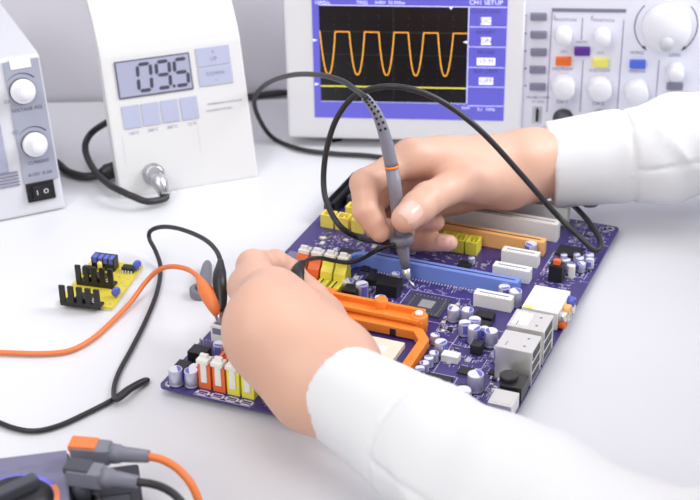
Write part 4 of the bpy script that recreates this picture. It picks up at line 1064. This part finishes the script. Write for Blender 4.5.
# nails laid on the finger tips
from mathutils.bvhtree import BVHTree
bvh = BVHTree.FromPolygons([v.co[:] for v in body.data.vertices], [p.vertices[:] for p in body.data.polygons])
def nail(tip, prev, out, w_, l_, shift=.0):
    tip = Vector(tip); prev = Vector(prev); f_ = (tip-prev).normalized(); o_ = Vector(out); o_ = (o_-f_*o_.dot(f_)).normalized(); s_ = f_.cross(o_)
    b = bmesh.new(); rows = []
    for i in range(9):
        v = -1+2*i/8; row = []
        for j in range(9):
            u = -1+2*j/8; wd = w_*(1-.22*max(0, v)**2*1.3-.18*max(0, -v)**3)
            q = tip+f_*(v*l_+shift)+s_*(u*wd)+o_*.02
            q = pinv @ q
            hit = bvh.ray_cast(q, -o_)
            p = (hit[0] if hit[0] is not None and hit[3] < .0175 else q-o_*.0145)+o_*(.0006*(1-.7*abs(u)**3))
            row.append(b.verts.new(p))
        rows.append(row)
    for r0, r1 in zip(rows, rows[1:]):
        for k in range(8):
            f = b.faces.new((r0[k], r0[k+1], r1[k+1], r1[k])); f.smooth = True
    me = bpy.data.meshes.new('fingernail'); b.to_mesh(me); b.free(); me.materials.append(M['nail'])
    return link('fingernail', me, person)
tocam = lambda p: (Vector((0, 0, CAM_H))-Vector(p)).normalized()
nail(R_['tT'], R_['tI'], tocam(R_['tT'])+Vector((.0, .0, .15)), .0066, .0068, -.0005)
nail(R_['rT'], R_['rD'], Vector((.1, -.8, .5)), .0042, .0048, -.001)
nail(R_['pT'], R_['pD'], Vector((.1, -.75, .6)), .0040, .0046, -.001)
# cuff button
bq = pinv @ aty(590, 203.5, .985)
cb_ = BVHTree.FromPolygons([v.co[:] for v in coat.data.vertices], [p.vertices[:] for p in coat.data.polygons])
hit = cb_.find_nearest(bq)
k = MB().lathe([(0, -.0005), (.0058, -.0005), (.0064, .0006), (.0058, .0018), (.0042, .0012), (0, .0012)], 24, Matrix.Translation(hit[0]) @ hit[1].to_track_quat('Z', 'Y').to_matrix().to_4x4())
k.build('cuff_button', M['button'], coat, 'grey cuff button')
st = thing('stool', 'round black stool under the person in the white coat', 'stool', Matrix.Translation((.56, .58, -.74)))
MB().lathe([(0, .36), (.16, .36), (.17, .375), (.17, .42), (.15, .433), (0, .433)], 36).build('seat', M['black'], st)
MB().cyl(.025, .03, .36, 20).build('column', M['steel'], st); MB().lathe([(0, 0), (.2, 0), (.2, .012), (.03, .035), (0, .035)], 36).build('base', M['steel'], st)

# ------------------------------------------------------------------ light
w = bpy.data.worlds.new('bright_room'); S.world = w; w.use_nodes = True
bg = w.node_tree.nodes['Background']; bg.inputs['Color'].default_value = (.965, .97, 1.0, 1); bg.inputs['Strength'].default_value = .70
def area(name, loc, target, sx, sy, power, col=(1, 1, 1)):
    l = bpy.data.lights.new(name, 'AREA'); l.shape = 'RECTANGLE'; l.size = sx; l.size_y = sy; l.energy = power; l.color = col
    o = bpy.data.objects.new(name, l); COL.objects.link(o); o.location = loc
    o.rotation_euler = (Vector(target)-Vector(loc)).to_track_quat('-Z', 'Y').to_euler(); return o
area('overhead_fill', (-.25, .55, 1.55), (-.02, .95, 0), 1.1, .7, 5, (1, .98, .96))  # added soft overhead fill, no ceiling fixture known here
area('window_light', (1.15, 1.0, .95), (.25, .75, 0), .8, .8, 24, (.92, .96, 1))
area('front_fill', (-.75, -.35, 1.25), (.1, 1.0, .05), .7, .7, 9, (1, .985, .97))  # fill added from front left to brighten upright faces, no real lamp
S.view_settings.view_transform = 'Standard'; S.view_settings.look = 'None'; S.view_settings.gamma = 1; S.view_settings.exposure = .04
S.view_settings.use_curve_mapping = False
